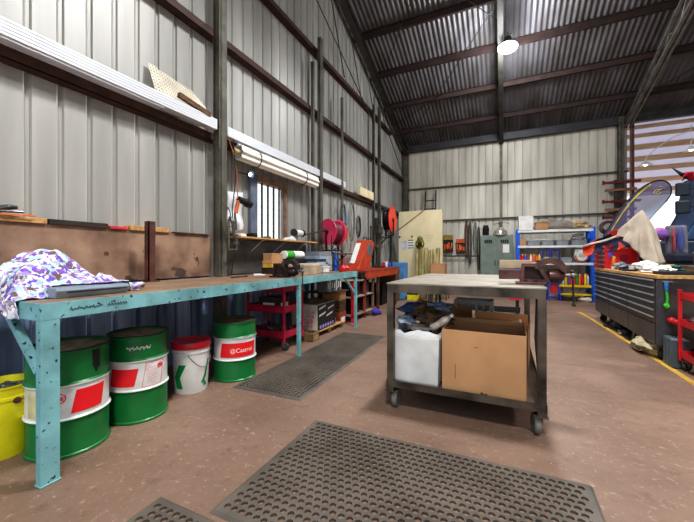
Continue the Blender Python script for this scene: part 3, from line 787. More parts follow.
# pillar drill
t = thing('pillar_drill', 'dark pillar drill standing on the orange-topped table', 'drill press', (-2.72, 7.55, .9))
p = MB(); p.box(-.14, .14, -.12, .14, 0, .035); p.build('base', STEEL_DK, t, bevel=.005)
p = MB(); p.cyl((-.06, .05, .03), (-.06, .05, 1.0), .025, n=14); p.build('column', STEEL_DK, t, smooth=True)
p = MB(); p.box(-.12, .16, -.14, .08, .48, .5).box(-.1, -.02, .0, .1, .46, .54); p.build('table', STEEL_BARE, t, bevel=.004)
p = MB(); p.box(-.06, .08, -.16, .12, .8, .98).cyl((.03, -.03, .66), (.06, -.03, .8), .035, .045, 12); p.build('head', STEEL_DK, t, bevel=.01)
p = MB(); p.cyl((-.06, .02, 1.0), (-.06, .02, 1.18), .045, n=14); p.build('motor', mat('motor_dark', '#2b2f33', .4, .3), t, smooth=True)
p = MB()
for k in range(3):
    a = k*2.09; p.cyl((.13, 0, .84), (.15, .12*math.cos(a), .84+.12*math.sin(a)), .007, n=6)
p.build('feed_handle', STEEL_BARE, t)

# wall hanging cables, hoses, straps
for i, (y, x, w_, z0, z1, m, lab) in enumerate((
        (6.35, -3.08, .12, 1.55, 2.3, mat('cable_blue', '#5c7d9c', .6), 'loop of grey-blue hose on the wall right of the red reel'),
        (6.75, -3.06, .14, 1.5, 2.35, mat('cable_grey', '#7b7f7c', .6), 'loop of grey cable on wall above the welder'),
        (7.1, -3.05, .1, 1.6, 2.1, STEEL_DK, 'small loop of dark cable on wall before the drill'),
        (9.5, -3.06, .12, 1.3, 2.2, mat('cable_gr', '#51564f', .6), 'loop of dark cable on wall beyond high reel'))):
    p = MB()
    for k in range(3):
        ww = w_*(1-.15*k)
        p.tube([(x+.02*k, y+ww*math.sin(a)*(1+.15*noise.noise(Vector((a, k, i)))), (z0+z1)/2+(z1-z0)/2*math.cos(a)*(1-.05*k)) for a in [q*PI/12 for q in range(25)]], .009, 6)
    single(p, 'cable_loop', m, lab, 'cable', smooth=True)
for i, (y, z, l, m, lab) in enumerate(((6.5, 1.75, .25, ORANGE, 'short orange tool hanging on wall behind the welder'), (7.9, 1.9, .3, BLACK, 'black spanner hanging on wall near the third column'),
        (7.75, 1.6, .35, RUST, 'rusty bar tool hanging on wall near the drill'), (8.0, 1.35, .3, STEEL_DK, 'dark steel tool hanging lowest near the third column'))):
    p = MB(); p.box(-.01, .01, -.015, .015, -l, 0).lathe([(.015, -.01), (.035, -.008), (.035, .008), (.015, .01)], 14, (0, 0, 0), 'x').blob((0, 0, -l), (.02, .04, .03), .2, 1)
    single(p, 'hanging_tool', m, lab, 'tool', (-3.04, y, z))
# timber plank on the girt
p = MB(); p.box(-3.08, -3.03, 7.2, 8.1, 2.602, 2.8).box(-3.09, -3.08, 7.2, 8.1, 2.61, 2.79)
single(p, 'timber_plank', mat('pale_plank', '#e3d5ae', .7, 0, .08), 'pale timber plank standing on the girt beyond the second column', 'plank')
t = thing('crate_of_parts', 'upright grey drawers and pots at far end of table', 'drawers', (-2.6, 8.35, 0))
p = MB(); p.box(-.3, .1, -.25, .25, 0, .9); p.build('body', WOOD_DK, t)
p = MB()
for k in range(4): p.box(-.28, .08, -.253, -.25, .05+k*.21, .22+k*.21)
p.build('drawer_front', RUST, t)
for i in range(6):
    t = thing('paint_tin', '%s small tin on the brown drawers by third column' % ['red', 'white', 'blue', 'pink', 'grey', 'black'][i], 'tin', (-2.82+.09*(i % 3), 8.2+.12*(i//3), .9), group='tins on the brown drawers')
    p = MB(); p.lathe([(.035, 0), (.035, .1+.02*(i % 2)), (.03, .11+.02*(i % 2))], 14); p.build('body', [RED, WHITE, BLUE, PINK, GREYP, BLACK][i], t, smooth=True)

# --- below the bench: drums, pail, bucket
DG, DW = '#1b7a3e', '#e4e4e2'
def drum(label, x, y, r, h, z1, z2, lidcol, rz_=0., rust=False):
    t = thing('oil_drum', label, 'drum', (x, y, 0), rz_, group='green and white drums under the bench')
    m = zband_mat('drum_paint_%d' % int(x*-1000+y*100), [(0, DG), (z1, DW), (z2, DG)])
    prof = [(r-.006, 0), (r+.004, .004), (r+.004, .014), (r-.003, .02)]
    def bead(z): return [(r-.003, z-.014), (r+.007, z-.004), (r+.007, z+.004), (r-.003, z+.014)]
    prof += bead(z1) + bead(z2) + [(r-.003, h-.018), (r+.005, h-.012), (r+.005, h), (r-.003, h+.001), (r-.008, h-.006)]
    p = MB(); p.lathe(prof, 56, capt=False); p.build('shell', m, t, smooth=True)
    p = MB(); p.lathe([(0.001, h-.02), (r*.5, h-.018+.004), (r-.006, h-.012)], 48, capb=False, capt=False); p.build('lid', lidcol, t, smooth=True)
    p = MB(); p.tube([((r+.001)*math.cos(a), (r+.001)*math.sin(a), h) for a in [k*2*PI/48 for k in range(49)]], .006, 8); p.build('rim', mat('rim_dark', '#33463c', .5, .3, .3), t, smooth=True)
    return t
def patch(t, r, a0, a1, z0, z1, skew, name, m, label=None):
    """parallelogram wrapped on a drum: angles in degrees around z, skew in degrees from bottom to top"""
    n_ = 24; p = MB()
    p.grid(lambda u, v: Vector(((r)*math.cos(rad(a0+(a1-a0)*u+skew*v)), (r)*math.sin(rad(a0+(a1-a0)*u+skew*v)), z0+(z1-z0)*v)), n_, 4)
    o = p.build(name, m, t, smooth=True)
    if label: o['label'] = label
    return o
def ring(t, r, ac, zc, rr, name, m, th=.0025):
    p = MB(); p.tube([(r*math.cos(rad(ac)+rr*math.cos(q)/r), r*math.sin(rad(ac)+rr*math.cos(q)/r), zc+rr*math.sin(q)) for q in [k*2*PI/24 for k in range(25)]], th, 4)
    p.tube([(r*math.cos(rad(ac)+rr*math.cos(q)/r), r*math.sin(rad(ac)+rr*math.cos(q)/r), zc+rr*math.sin(q)) for q in (PI*.75, PI*1.75)], th, 4)
    for k in (-.4, 0, .4): p.box(r*math.cos(rad(ac)+k*rr/r)-.002, r*math.cos(rad(ac)+k*rr/r)+.002, r*math.sin(rad(ac)+k*rr/r)-.002, r*math.sin(rad(ac)+k*rr/r)+.002, zc-rr*.4, zc+rr*.4)
    p.build(name, m, t)
LR = mat('label_red', '#e8202a', .4, 0, .06)
DIRT = mat('drum_lid_dirt', '#c2b299', .8, 0, .25, 12, col2='#7c6e5c')
RST = mat('drum_lid_rust', '#8a6250', .8, 0, .25, 8)
# the angle that faces the camera from each drum
def face(x, y): return math.degrees(math.atan2(-y, -x))
t = drum('green and white oil drum nearest camera, beside the bench leg', -2.44, 1.15, .205, .61, .215, .415, DIRT)
fa = face(-2.44, 1.15)
patch(t, .2045, fa+2, fa+48, .25, .38, 7, 'red_label', LR); ring(t, .2035, fa-12, .345, .026, 'red_symbol', LR)
for k in range(4): patch(t, .2035, fa-22, fa-10-k*2, .30-k*.018, .303-k*.018, 0, 'print_line', LR)
patch(t, .204, fa-62, fa-38, .24, .39, 0, 'pale_yellow_label', mat('label_cream', '#d9d3a2', .5))
p = MB(); a = rad(fa+34)
for k in range(5): 
    q = a+.04*k; p.beam((  .2035*math.cos(q),   .2035*math.sin(q), .59), (  .2035*math.cos(q),   .2035*math.sin(q), .5-.02*(k % 3)), .012, .004, (math.cos(q), math.sin(q), 0))
p.build('oil_stain', BLACK, t)
t = drum('green and white oil drum second from camera, beside white pail', -2.44, 1.585, .19, .6, .225, .43, DIRT)
fa = face(-2.44, 1.585)
patch(t, .1895, fa-62, fa-8, .26, .38, 8, 'red_label', LR)
for k in range(9): patch(t, .1885, fa+12+.6*k, fa+24+(k*37 % 19), .385-k*.015, .387-k*.015, 0, 'print_line', LR)
p = MB(); z0, z1 = .245, .41
p.tube([(.1885*math.cos(rad(fa+a)), .1885*math.sin(rad(fa+a)), z) for a, z in ((6, z0), (6+12, z0), (6+24, z0), (6+40, z0), (14+40, z1), (14+24, z1), (14+12, z1), (14, z1), (6, z0))], .0015, 4)
p.build('label_outline', LR, t); ring(t, .1885, fa+44, .375, .018, 'red_symbol', LR)
p = MB(); 
pts = []
for k in range(60):
    a = fa-22+k*.75; pts.append((.1885*math.cos(rad(a)), .1885*math.sin(rad(a)), .52+.01*math.sin(k*1.3)+.006*math.sin(k*.55)))
p.tube(pts, .002, 4); p.build('white_handwriting', PAPER, t)
t = drum('green and white oil drum furthest from camera, beside red trolley', -2.37, 2.49, .195, .545, .195, .4, RST)
fa = face(-2.37, 2.49)
patch(t, .1945, fa-42, fa+60, .225, .355, 5, 'red_label', LR)
def wrap(r, ac, zc): return lambda x, y: Vector((r*math.cos(rad(ac)+x/r), r*math.sin(rad(ac)+x/r), zc+y))
textmesh('Castrol', .055, wrap(.1955, fa+26, .285), 'white_lettering', PAPER, t)
textmesh('@', .05, wrap(.1955, fa-6, .285), 'white_emblem', PAPER, t)

# pail
t = thing('plastic_pail', 'white plastic pail with red lid and green chevrons under bench', 'pail', (-2.47, 2.07, 0))
p = MB(); p.lathe([(.128, 0), (.132, .01), (.146, .30), (.146, .335), (.154, .337), (.154, .347), (.148, .35), (.148, .37), (.154, .372), (.154, .38)], 48); p.build('bucket', WHITE, t, smooth=True)
p = MB(); p.lathe([(.158, .375), (.16, .385), (.16, .42), (.155, .432), (.145, .43), (.14, .42), (.02, .415), (.001, .415)], 48, capt=False); p.build('lid', mat('lid_red', '#cf2433', .4, 0, .15), t, smooth=True)
fa = face(-2.47, 2.07)
def cpatch(a0, a1, z0, z1, skew):
    p = MB(); p.grid(lambda u, v: Vector(((.1345+.0135*(z0+(z1-z0)*v)/.3)*math.cos(rad(fa+a0+(a1-a0)*u+skew*v)), (.1345+.0135*(z0+(z1-z0)*v)/.3)*math.sin(rad(fa+a0+(a1-a0)*u+skew*v)), z0+(z1-z0)*v)), 10, 3)
    p.build('green_chevron', mat('chevron_green', '#128a48', .4, 0, .05), t, smooth=True)
cpatch(-62, -38, .14, .25, 22); cpatch(-62, -38, .14, .05, 10)
cpatch(46, 58, .15, .08, -14); cpatch(40, 52, .09, .05, 6); cpatch(46, 56, .15, .27, 14); 
p = MB(); p.tube([(.152*math.cos(rad(fa+a)), .152*math.sin(rad(fa+a)), .33-.12*math.sin(PI*(a+10)/110)) for a in range(-10, 101, 10)], .003, 6); p.build('handle', STEEL_BARE, t)

# yellow bucket at the left frame edge
t = thing('yellow_bucket', 'tapered yellow bucket partly out of frame left of the bench leg', 'bucket', (-2.67, .93, 0))
p = MB(); p.lathe([(.11, 0), (.115, .01), (.135, .33), (.142, .335), (.142, .35), (.136, .355), (.14, .4), (.146, .405), (.146, .415), (.138, .415), (.13, .36)], 44, capt=False); p.build('shell', mat('bucket_yellow', '#e6dc1e', .4, 0, .12, 5), t, smooth=True)
p = MB(); p.lathe([(.001, .37), (.13, .375)], 40, capb=False, capt=False)
p.build('contents', mat('scrap_grey', '#8a8783', .6, .3, .4, 30, bump=1, bscale=30), t)
p = MB()
for i in range(22):
    a = R.uniform(0, 6.28); q = R.uniform(0, .11); p.box(-.03, .03, -.008, .008, -.004, .004, rot=Matrix.Rotation(a, 3, 'Z') @ Matrix.Rotation(R.uniform(-.5, .5), 3, 'X'), c=(0, 0, 0)) if 0 else p.blob((q*math.cos(a), q*math.sin(a), .385+R.uniform(0, .02)), (.028, .016, .01), .3, 1, seed=i)
p.build('scrap', STEEL_BARE, t)
fa = face(-2.67, .93)
p = MB(); p.lathe([(.018, .0), (.018, .01), (.008, .012)], 12, (0, 0, 0), 'x'); o = p.build('handle_ear', RUST, t); o.location = (.139*math.cos(rad(fa+22)), .139*math.sin(rad(fa+22)), .33); o.rotation_euler = (0, 0, rad(fa+22))

# --- trolleys
def caster(t, x, y, r=.05, h=.12, rz_=0., m=None):
    p = MB(); Rm = Matrix.Rotation(rz_, 3, 'Z')
    p.lathe([(r*.5, h-.012), (r*.5, h)], 12, (x, y, 0))
    for s in (-1, 1):
        o0 = Rm @ Vector((0, s*r*.42, 0)); o1 = Rm @ Vector((r*.45, s*r*.42, 0))
        p.beam((x+o0.x, y+o0.y, h-.01), (x+o1.x, y+o1.y, r*.95), .005, r*.6, (Rm @ Vector((1, 0, 0))))
    c = p.build('caster', STEEL_BARE, t)
    off = Rm @ Vector((r*.45, 0, 0)); 
    w_ = MB(); w_.lathe([(r*.3, -r*.3), (r*.88, -r*.3), (r, -r*.16), (r, r*.16), (r*.88, r*.3), (r*.3, r*.3)], 24, (0, 0, 0), 'y')
    wo = w_.build('wheel', m or RUBBER, c, smooth=True); wo.location = (x+off.x, y+off.y, r); wo.rotation_euler = (0, 0, rz_)
def trolley(label, x0, x1, y0, y1, top, zs, m, hd=None, lip=.06):
    t = thing('tool_trolley', label, 'trolley', ((x0+x1)/2, (y0+y1)/2, 0)); a, b = (x1-x0)/2, (y1-y0)/2
    for z in zs:
        p = MB(); p.box(-a, a, -b, b, z, z+.006)
        p.box(-a, a, -b, -b+.004, z-.0, z+lip).box(-a, a, b-.004, b, z, z+lip).box(-a, -a+.004, -b, b, z, z+lip).box(a-.004, a, -b, b, z, z+lip)
        p.build('tray', m, t, bevel=.002)
    for sx in (-1, 1):
        for sy in (-1, 1):
            p = MB(); p.box(sx*a-.014, sx*a+.014, sy*b-.014, sy*b+.014, .1, top); p.build('post', m, t, bevel=.003)
            caster(t, sx*(a-.03), sy*(b-.03), .05, .11, R.uniform(0, 3))
    if hd:
        p = MB(); p.tube([(-a, -b, top-.02), (-a, -b-.06, top), (a, -b-.06, top), (a, -b, top-.02)], .012, 8); p.build('handle', m, t)
    return t
trolley('red three-tier tool trolley under the teal bench', -2.98, -2.42, 3.36, 3.76, .8, (.15, .46, .72), TROLLEY, lip=.09)
pbox('parts_carton', 'dark carton on middle tray of the red trolley under bench', 'box', -2.85, -2.55, 3.42, 3.68, .467, .64, mat('carton_dark', '#4c4038', .8), tagm=PAPER)
p = MB()
for i in range(26): p.blob((-2.7+R.uniform(-.22, .2), 3.56+R.uniform(-.13, .13), .19+R.uniform(0, .06)), (.05, .04, .03), .35, 1, seed=i+9)
single(p, 'tray_clutter', mat('clutter_dk2', '#3a3634', .6, .2, .4, 20, col2='#6d6a66'), 'heap of dark fittings on bottom tray of the red trolley', 'clutter', kind='stuff')
# pallet, carton, basket
t = thing('timber_pallet', 'low timber pallet under bench carrying the printed carton', 'pallet', (-2.65, 4.5, 0))
for k in range(3):
    p = MB(); p.box(-.25, .25, -.45+.42*k, -.37+.42*k, 0, .07); p.build('bearer', WOOD_DK, t)
for k in range(5):
    p = MB(); p.box(-.25+.105*k, -.17+.105*k, -.47, .5, .07, .085); p.build('deck_board', WOOD, t)
t = thing('printed_carton', 'cream and black printed carton on a pallet under bench', 'box', (-2.62, 4.42, .086), rad(3))
p = MB(); p.box(-.22, .2, -.3, .33, 0, .38); p.build('carton', mat('carton_cream', '#d8cfbd', .7, 0, .1), t, bevel=.004)
p = MB(); p.box(.201, .204, -.29, .32, .01, .37); p.build('black_panel', mat('panel_black', '#202326', .4), t)
p = MB()
for k, (a_, b_) in enumerate(((.3, -.24), (.2, -.24), (.27, .05), (.17, .0))):
    p.prism([(b_, a_), (b_+.2, a_+.03), (b_+.22, a_+.055), (b_, a_+.025)], .204, .206, 'x')
p.build('white_stripe', PAPER, t)
p = MB()
for k in range(6): p.lathe([(.001, .2045), (.028, .2045), (.028, .207), (.001, .207)], 12, (0, -.2+k*.085, .05), 'x')
p.build('printed_dot', mat('dot_blue', '#7aa6e0', .4, 0, .3, 30, col2='#c46ad0'), t)
p = MB(); p.prism([(-.2, .02), (.12, .02), (.16, .3), (.05, .22), (-.06, .12), (-.16, .16)], -.303, -.3, 'y'); p.build('red_picture', mat('picture_red', '#c9636a', .6, 0, .5, 20, col2='#efe6e2'), t)
p = MB(); 
p.grid(lambda u, v: Vector((-.22+.44*u, -.3+.6*v, .39+.09*max(0, noise.noise(Vector((u*3, v*3, 5)))+.4)*math.sin(PI*u)*math.sin(PI*v))), 16, 16)
single(p, 'sacking', mat('sack_brown', '#6f5f47', .95, 0, .3), 'brown sacking heaped on the printed carton', 'sack', (-2.62, 4.42, .09), smooth=True)
t = crate('wire_basket', 'small brown basket on floor beside red trolley caster', 'basket', (-2.42, 3.98, 0), (.16, .18, .12), mat('basket_brown', '#9c8058', .8, 0, .25))
p = MB()
for i in range(8): p.blob((R.uniform(-.05, .05), R.uniform(-.06, .06), .09+R.uniform(0, .02)), (.03, .025, .02), .3, 1, seed=i)
p.build('contents', BLACK, t)
# boxes stacked behind
for i, (z, h_, m, lab) in enumerate(((0, .22, mat('carton_red', '#a5583e', .7, 0, .25), 'red-brown carton at floor beside rack under bench'), (.22, .2, WOOD_DK, 'dark brown carton in middle of stack beside rack'), (.42, .16, CARD, 'light cardboard box topping the stack beside rack'))):
    pbox('stacked_carton', lab, 'box', -2.85+.02*i, -2.48, 5.0, 5.25, z, z+h_, m, m, PAPER if i == 0 else None)
for i in range(7):
    t = thing('binder', ['grey binder nearest camera in row under far bench', 'white binder second from camera in row under bench', 'blue-grey binder in the row under far bench', 'grey binder in middle of row under far bench', 'white binder third from far end under bench', 'bare metallic binder second from far end under bench', 'grey binder at far end of row under bench'][i], 'binder', (-2.66, 4.72+.075*i, .585), group='binders under the bench')
    p = MB(); p.box(-.1, .1, 0, .06, 0, .22+.01*(i % 3)); p.build('cover', [GREYP, WHITE, mat('bnd_blue', '#7e93a8', .6), GREYP, WHITE, STEEL_BARE, GREYP][i], t, bevel=.004)
    p = MB(); p.box(.1, .103, .015, .045, .05, .15); p.build('spine_label', PAPER, t)
p = MB(); p.box(-2.95, -2.45, 4.62, 5.3, .57, .585).box(-2.95, -2.9, 4.62, 4.66, .0, .57).box(-2.95, -2.9, 5.26, 5.3, 0, .57)
single(p, 'under_shelf', WOOD_DK, 'dark shelf holding binders under far end of bench', 'shelf')

# steel rack with red and rusty uprights at bench end
t = thing('steel_rack', 'open steel rack with red uprights past the bench end', 'rack', (-2.62, 5.95, 0))
for yy, m in ((-.6, RED), (-.05, mat('rack_red', '#9b3a33', .6, 0, .25)), (.4, mat('rack_brown', '#8a6a52', .6, .1, .25))):
    for xx in (-.3, .22):
        p = MB(); p.box(xx-.02, xx+.02, yy-.02, yy+.02, 0, .73); p.build('upright', m, t)
for z in (.1, .42, .71):
    p = MB(); p.box(-.3, .24, -.62, .42, z, z+.02); p.build('shelf', mat('rack_shelf', '#a59584', .6, .1, .25), t)
for i, (y, z, w_, h_, m, lab) in enumerate(((5.5, .12, .3, .16, BLACK, 'black case on rack bottom shelf, near bay'), (5.5, .44, .3, .25, mat('rk1', '#34393a', .6), 'dark crate on rack middle shelf, near bay'),
        (5.98, .12, .3, .24, mat('rk2', '#3b312b', .7), 'brown case on rack bottom shelf, far bay'), (5.98, .44, .3, .2, mat('rk3', '#5b5048', .7), 'grey-brown case on rack middle shelf, far bay'))):
    pbox('rack_case', lab, 'case', -2.8, -2.46, y, y+w_, z, z+h_, m, BLACK)
p = MB(); p.blob((0, 0, .07), (.07, .11, .07), .1, 3).blob((.03, .1, .04), (.06, .07, .04), .1, 3, seed=3)
single(p, 'purple_bag', mat('purple_cloth', '#4a35a0', .8), 'purple-blue bag slumped on floor by the rack', 'bag', (-2.3, 6.25, 0), smooth=True)
t = thing('waste_bin', 'black square waste bin beyond the rack', 'bin', (-2.8, 7.75, 0))
p = MB(); p.prism([(-.17, 0), (.17, 0), (.2, .5), (-.2, .5)], -.17, .17, 'y'); p.build('body', BLACK, t, bevel=.01)
p = MB(); p.box(-.215, .215, -.19, .19, .49, .52); p.build('rim', BLACK, t, bevel=.004)
# blue cabinet with yellow item by it
t = thing('blue_cabinet', 'pale blue metal cabinet beside the cream board', 'cabinet', (-2.62, 8.95, 0))
LB = mat('pale_blue', '#5f9bd2', .5, 0, .12)
p = MB(); p.box(-.17, .2, -.2, .2, .02, 1.0); p.build('body', LB, t, bevel=.004)
p = MB(); p.box(-.15, .18, -.206, -.2, .06, .5).box(-.15, .18, -.206, -.2, .53, .97); p.build('door', LB, t)
p = MB(); p.cyl((.14, -.215, .6), (.14, -.215, .7), .006, n=6); p.build('handle', STEEL_BARE, t)
p = MB(); p.box(-.14, .17, -.17, .17, 0, .02); p.build('plinth', BLACK, t)
pbox('yellow_tub', 'small bright yellow tub on floor right of blue cabinet', 'tub', -2.38, -2.12, 8.9, 9.15, 0, .17, mat('tub_yellow', '#f2e51c', .4), BLACK)
p = MB(); p.box(-2.6, -2.15, 9.2, 9.6, 0, .06).box(-2.55, -2.2, 9.25, 9.55, .06, .09)
single(p, 'flat_carton', CARD, 'flat carton on the floor before the cream board', 'box', bevel=.003)

# ================================================================== back wall
t = thing('cream_board', 'tall cream painted board standing against back left corner', 'board', (-2.2, 9.75, 0), 0)
p = MB(); p.box(-.65, .62, -.012, .012, .0, 2.5); p.build('panel', CREAM, t)
p = MB(); p.box(-.65, .62, .012, .05, 2.42, 2.5).box(-.65, .62, .012, .05, 0, .08).box(-.65, -.58, .012, .05, 0, 2.5).box(.55, .62, .012, .05, 0, 2.5); p.build('back_frame', WOOD, t)
p = MB(); p.beam((-.7, -.022, 1.93), (.1, -.022, 2.5), .02, .02); p.build('diagonal_strip', mat('strip_brown', '#7f6446', .7), t)
for k, zz in enumerate((1.1, 1.25)): 
    pass
p = MB(); p.box(-.57, -.42, -.016, -.012, 1.36, 1.62); p.build('pinned_note', mat('note_lilac', '#d8d6ea', .7), t, label='pale lilac pinned sheet')
p = MB(); p.box(-.38, -.2, -.016, -.012, 1.38, 1.66); p.build('pinned_note', PAPER, t, label='white sheet with dark bars')
p = MB()
for k in range(4): p.box(-.37, -.21, -.018, -.016, 1.63-.075*k, 1.655-.075*k)
p.build('note_bar', NAVY, t)
for xx in (-.62, -.25):
    p = MB(); p.cyl((xx, -.03, 1.75), (xx, -.01, 1.75), .025, n=12); p.build('fixing', BLACK, t)
p = MB(); 
for k in range(5): p.box(.1+.02*k, .38-.02*k, -.0135, -.0122, 1.78-.05*k, 1.785-.05*k)
p.build('pencil_note', mat('pencil', '#b8a97e', .8), t)
t = thing('welding_mask', 'olive green welding helmet hanging on the cream board', 'helmet', (-2.2+.0, 9.68, 1.58))
p = MB(); p.blob((0, .02, -.05), (.13, .07, .15), .08, 3).blob((0, .02, .08), (.085, .06, .1), .05, 3); p.build('shell', mat('olive', '#6b6a2c', .5, 0, .25), t, smooth=True)
p = MB(); p.box(-.06, .06, -.07, -.04, -.12, .0); p.build('visor', BLACK, t, bevel=.006)
for sx in (-.075, .075):
    p = MB(); p.blob((sx, -.04, -.06), (.02, .02, .05), .1, 2); p.build('strap', YELLOW, t, smooth=True)
# bundle of rods before the board
for i in range(26):
    p = MB(); x = -2.32+.027*i+R.uniform(-.006, .006); hh = 1.38+R.uniform(-.06, .05)
    p.cyl((x, 9.5+R.uniform(-.03, .03), 0), (x+R.uniform(-.02, .02), 9.66, hh), .014, n=8); p.cyl((x, 9.5, 0), (x, 9.5, .02), .016, n=8)
    single(p, 'filler_rod', mat('rod_tan%d' % (i % 3), ['#b9a76e', '#8f8450', '#d8c890'][i % 3], .6, .1), 'tan upright rod leaning before the cream board', 'rod', group='rods leaning on the cream board')
t = crate('cardboard_box', 'open cardboard box standing right of rods by cream board', 'box', (-1.62, 9.35, .55), (.4, .3, .42), CARD)
p = MB(); p.box(-1.95, -1.35, 9.1, 9.6, .5, .55)
for xx in (-1.92, -1.4):
    for yy in (9.13, 9.55): p.box(xx, xx+.03, yy-.015, yy+.015, 0, .5)
single(p, 'low_stand', WOOD_DK, 'low stand carrying the cardboard box by cream board', 'stand')
# ladder
t = thing('aluminium_ladder', 'grey ladder leaning behind the cream board on back wall', 'ladder', (-2.2, 10.9, 0))
for sx in (-.18, .18):
    p = MB(); p.beam((sx*1.15, -.25, 0), (sx*.92, .35, 3.35), .03, .06, (0, 1, 0)); p.build('stile', STEEL_DK, t)
for k in range(11):
    q = (k+.8)/12; w_ = .18*(1.15-.23*q)
    p = MB(); p.cyl((-w_, -.25+.6*q, 3.35*q), (w_, -.25+.6*q, 3.35*q), .016, n=8); p.build('rung', STEEL_DK, t)

# orange tool racks on the back wall and a rail
p = MB(); p.box(-1.8, -.64, YB-.13, YB-.1, 1.16, 1.2).box(-1.75, -1.72, YB-.1, YB-.03, 1.16, 1.2).box(-.7, -.67, YB-.1, YB-.03, 1.16, 1.2)
single(p, 'tool_rail', STEEL_DK, 'dark steel rail on back wall below the orange tool boards', 'rail')
def toolboard(x0, x1, z0, z1, label, seed):
    t = thing('tool_board', label, 'tool board', ((x0+x1)/2, YB-.06, z0)); a, h = (x1-x0)/2, z1-z0; rr = random.Random(seed)
    p = MB(); p.box(-a, a, -.02, .0, 0, h); p.build('board', mat('board_dark', '#3b3128', .7), t)
    p = MB(); p.box(-a, a, -.05, -.02, h*.72, h); p.build('header', mat('header_yellow' if seed == 1 else 'header_orange', '#a38a3a' if seed == 1 else '#d9622c', .6), t)
    for k in range(6):
        p = MB(); xx = -a*.75+k*a*.3; zz = rr.uniform(.1, .3)*h
        p.box(xx-.018, xx+.018, -.05, -.02, zz, zz+h*rr.uniform(.2, .4)).cyl((xx, -.035, zz-.03), (xx, -.035, zz), .008, n=6)
        p.build('tool', [ORANGE, RED, mat('tl_o', '#e28a3a', .5)][k % 3], t)
toolboard(-1.8, -1.5, 1.3, 1.86, 'orange tool board with yellow header, left of two on back wall', 1)
toolboard(-1.4, -1.13, 1.26, 1.73, 'orange tool board right of two on back wall', 2)
for i, (x, z0, z1, m, lab) in enumerate(((-1.08, 1.1, 2.32, mat('rope_red', '#6a443c', .7), 'reddish rope hank hanging highest on back wall'),
        (-.98, .9, 2.28, mat('rope_dk', '#4d4c4a', .7), 'dark rope hank hanging beside reddish rope'), (-.82, 1.3, 2.3, mat('rope_gr', '#8d8f8a', .6), 'grey chain loop hanging beside the locker, left'), (-.72, .75, 2.1, mat('rope_g2', '#5e605c', .5, .3), 'long grey chain hanging closest to the locker'))):
    p = MB()
    for k in range(3):
        p.tube([(x+.05*math.sin(a)*(1-.2*k)+.012*noise.noise(Vector((a*2, k, i))), YB-.09-.02*k, (z0+z1)/2+(z1-z0)/2*math.cos(a)) for a in [q*PI/14 for q in range(29)]], .011, 6)
    single(p, 'rope_hank', m, lab, 'rope', smooth=True)

# grey locker
t = thing('metal_locker', 'grey-green two-door metal cabinet on the back wall', 'cabinet', (-.2, 11.1, 0))
GG = mat('locker_green', '#7d8a80', .5, .1, .1)
p = MB(); p.box(-.45, .45, -.22, .22, .04, 1.8); p.build('body', GG, t, bevel=.004)
for s in (-1, 1):
    p = MB(); p.box(min(s*.006, s*.44), max(s*.006, s*.44), -.235, -.22, .07, 1.77); dr = p.build('door', GG, t, bevel=.004)
    p = MB()
    for k in range(4): p.box(s*.22-.11+.055*k, s*.22-.11+.055*k+.045, -.24, -.235, 1.56, 1.66)
    p.build('sticker', [BLACK, BLACK][0], dr)
    p = MB(); p.cyl((s*.04, -.25, .9), (s*.04, -.25, 1.05), .01, n=8); p.build('handle', BLACK, dr)
p = MB(); p.box(.17, .34, -.24, -.236, 1.28, 1.52); p.build('notice', PAPER, t)
p = MB(); p.box(-.43, .43, -.2, .2, 0, .04); p.build('plinth', BLACK, t)
t = thing('black_pot', 'black lidded pot on left of the grey cabinet top', 'pot', (-.5, 11.0, 1.8))
p = MB(); p.lathe([(.08, 0), (.09, .02), (.09, .2), (.095, .21), (.095, .23)], 20); p.build('pot', BLACK, t, smooth=True)
p = MB(); p.lathe([(.075, .23), (.075, .3), (.06, .31)], 20); p.build('lid', BLACK, t)
t = thing('reflector_lamp', 'silver dome lamp reflector lying on the grey cabinet', 'lamp', (-.1, 11.0, 1.8))
p = MB(); p.lathe([(.2, .0), (.2, .02), (.17, .12), (.1, .2), (.04, .24)], 32); p.build('dome', mat('silver_dome', '#cfcabc', .25, .6), t, smooth=True)
p = MB(); p.lathe([(.04, .24), (.04, .34), (.06, .35), (.06, .38)], 16); p.build('lamp_holder', STEEL_BARE, t)
p = MB(); p.tube([(-.12, 0, .3), (-.2, -.02, .34), (.15, -.02, .37), (.25, 0, .33)], .008, 6); p.build('cord', STEEL_DK, t)

# --- blue shelving bay
t = thing('pallet_shelving', 'steel shelving with bright blue uprights and white beams', 'shelving', (1.24, 10.75, 0))
for sx in (-.89, .83):
    for sy in (-.3, .3):
        p = MB(); p.box(sx-.045, sx+.045, sy-.035, sy+.035, .01, 1.92).box(sx-.06, sx+.06, sy-.05, sy+.05, 0, .01); p.build('upright', BLUE, t, bevel=.003)
    p = MB()
    for k in range(4): p.beam((sx, -.28, .15+.42*k), (sx, .28, .55+.42*k), .02, .02, (1, 0, 0))
    p.build('cross_brace', BLUE, t)
SW = mat('shelf_white', '#e4e6e4', .5, 0, .06)
SHZ = (.12, 1.0, 1.46, 1.88)
for z in SHZ[1:]:
    p = MB(); p.box(-.89, .83, -.34, -.31, z-.06, z).box(-.89, .83, .31, .34, z-.06, z).box(-.89, .83, -.31, .31, z-.02, z); p.build('shelf', SW, t, bevel=.002)
SX, SY = 1.24, 10.55
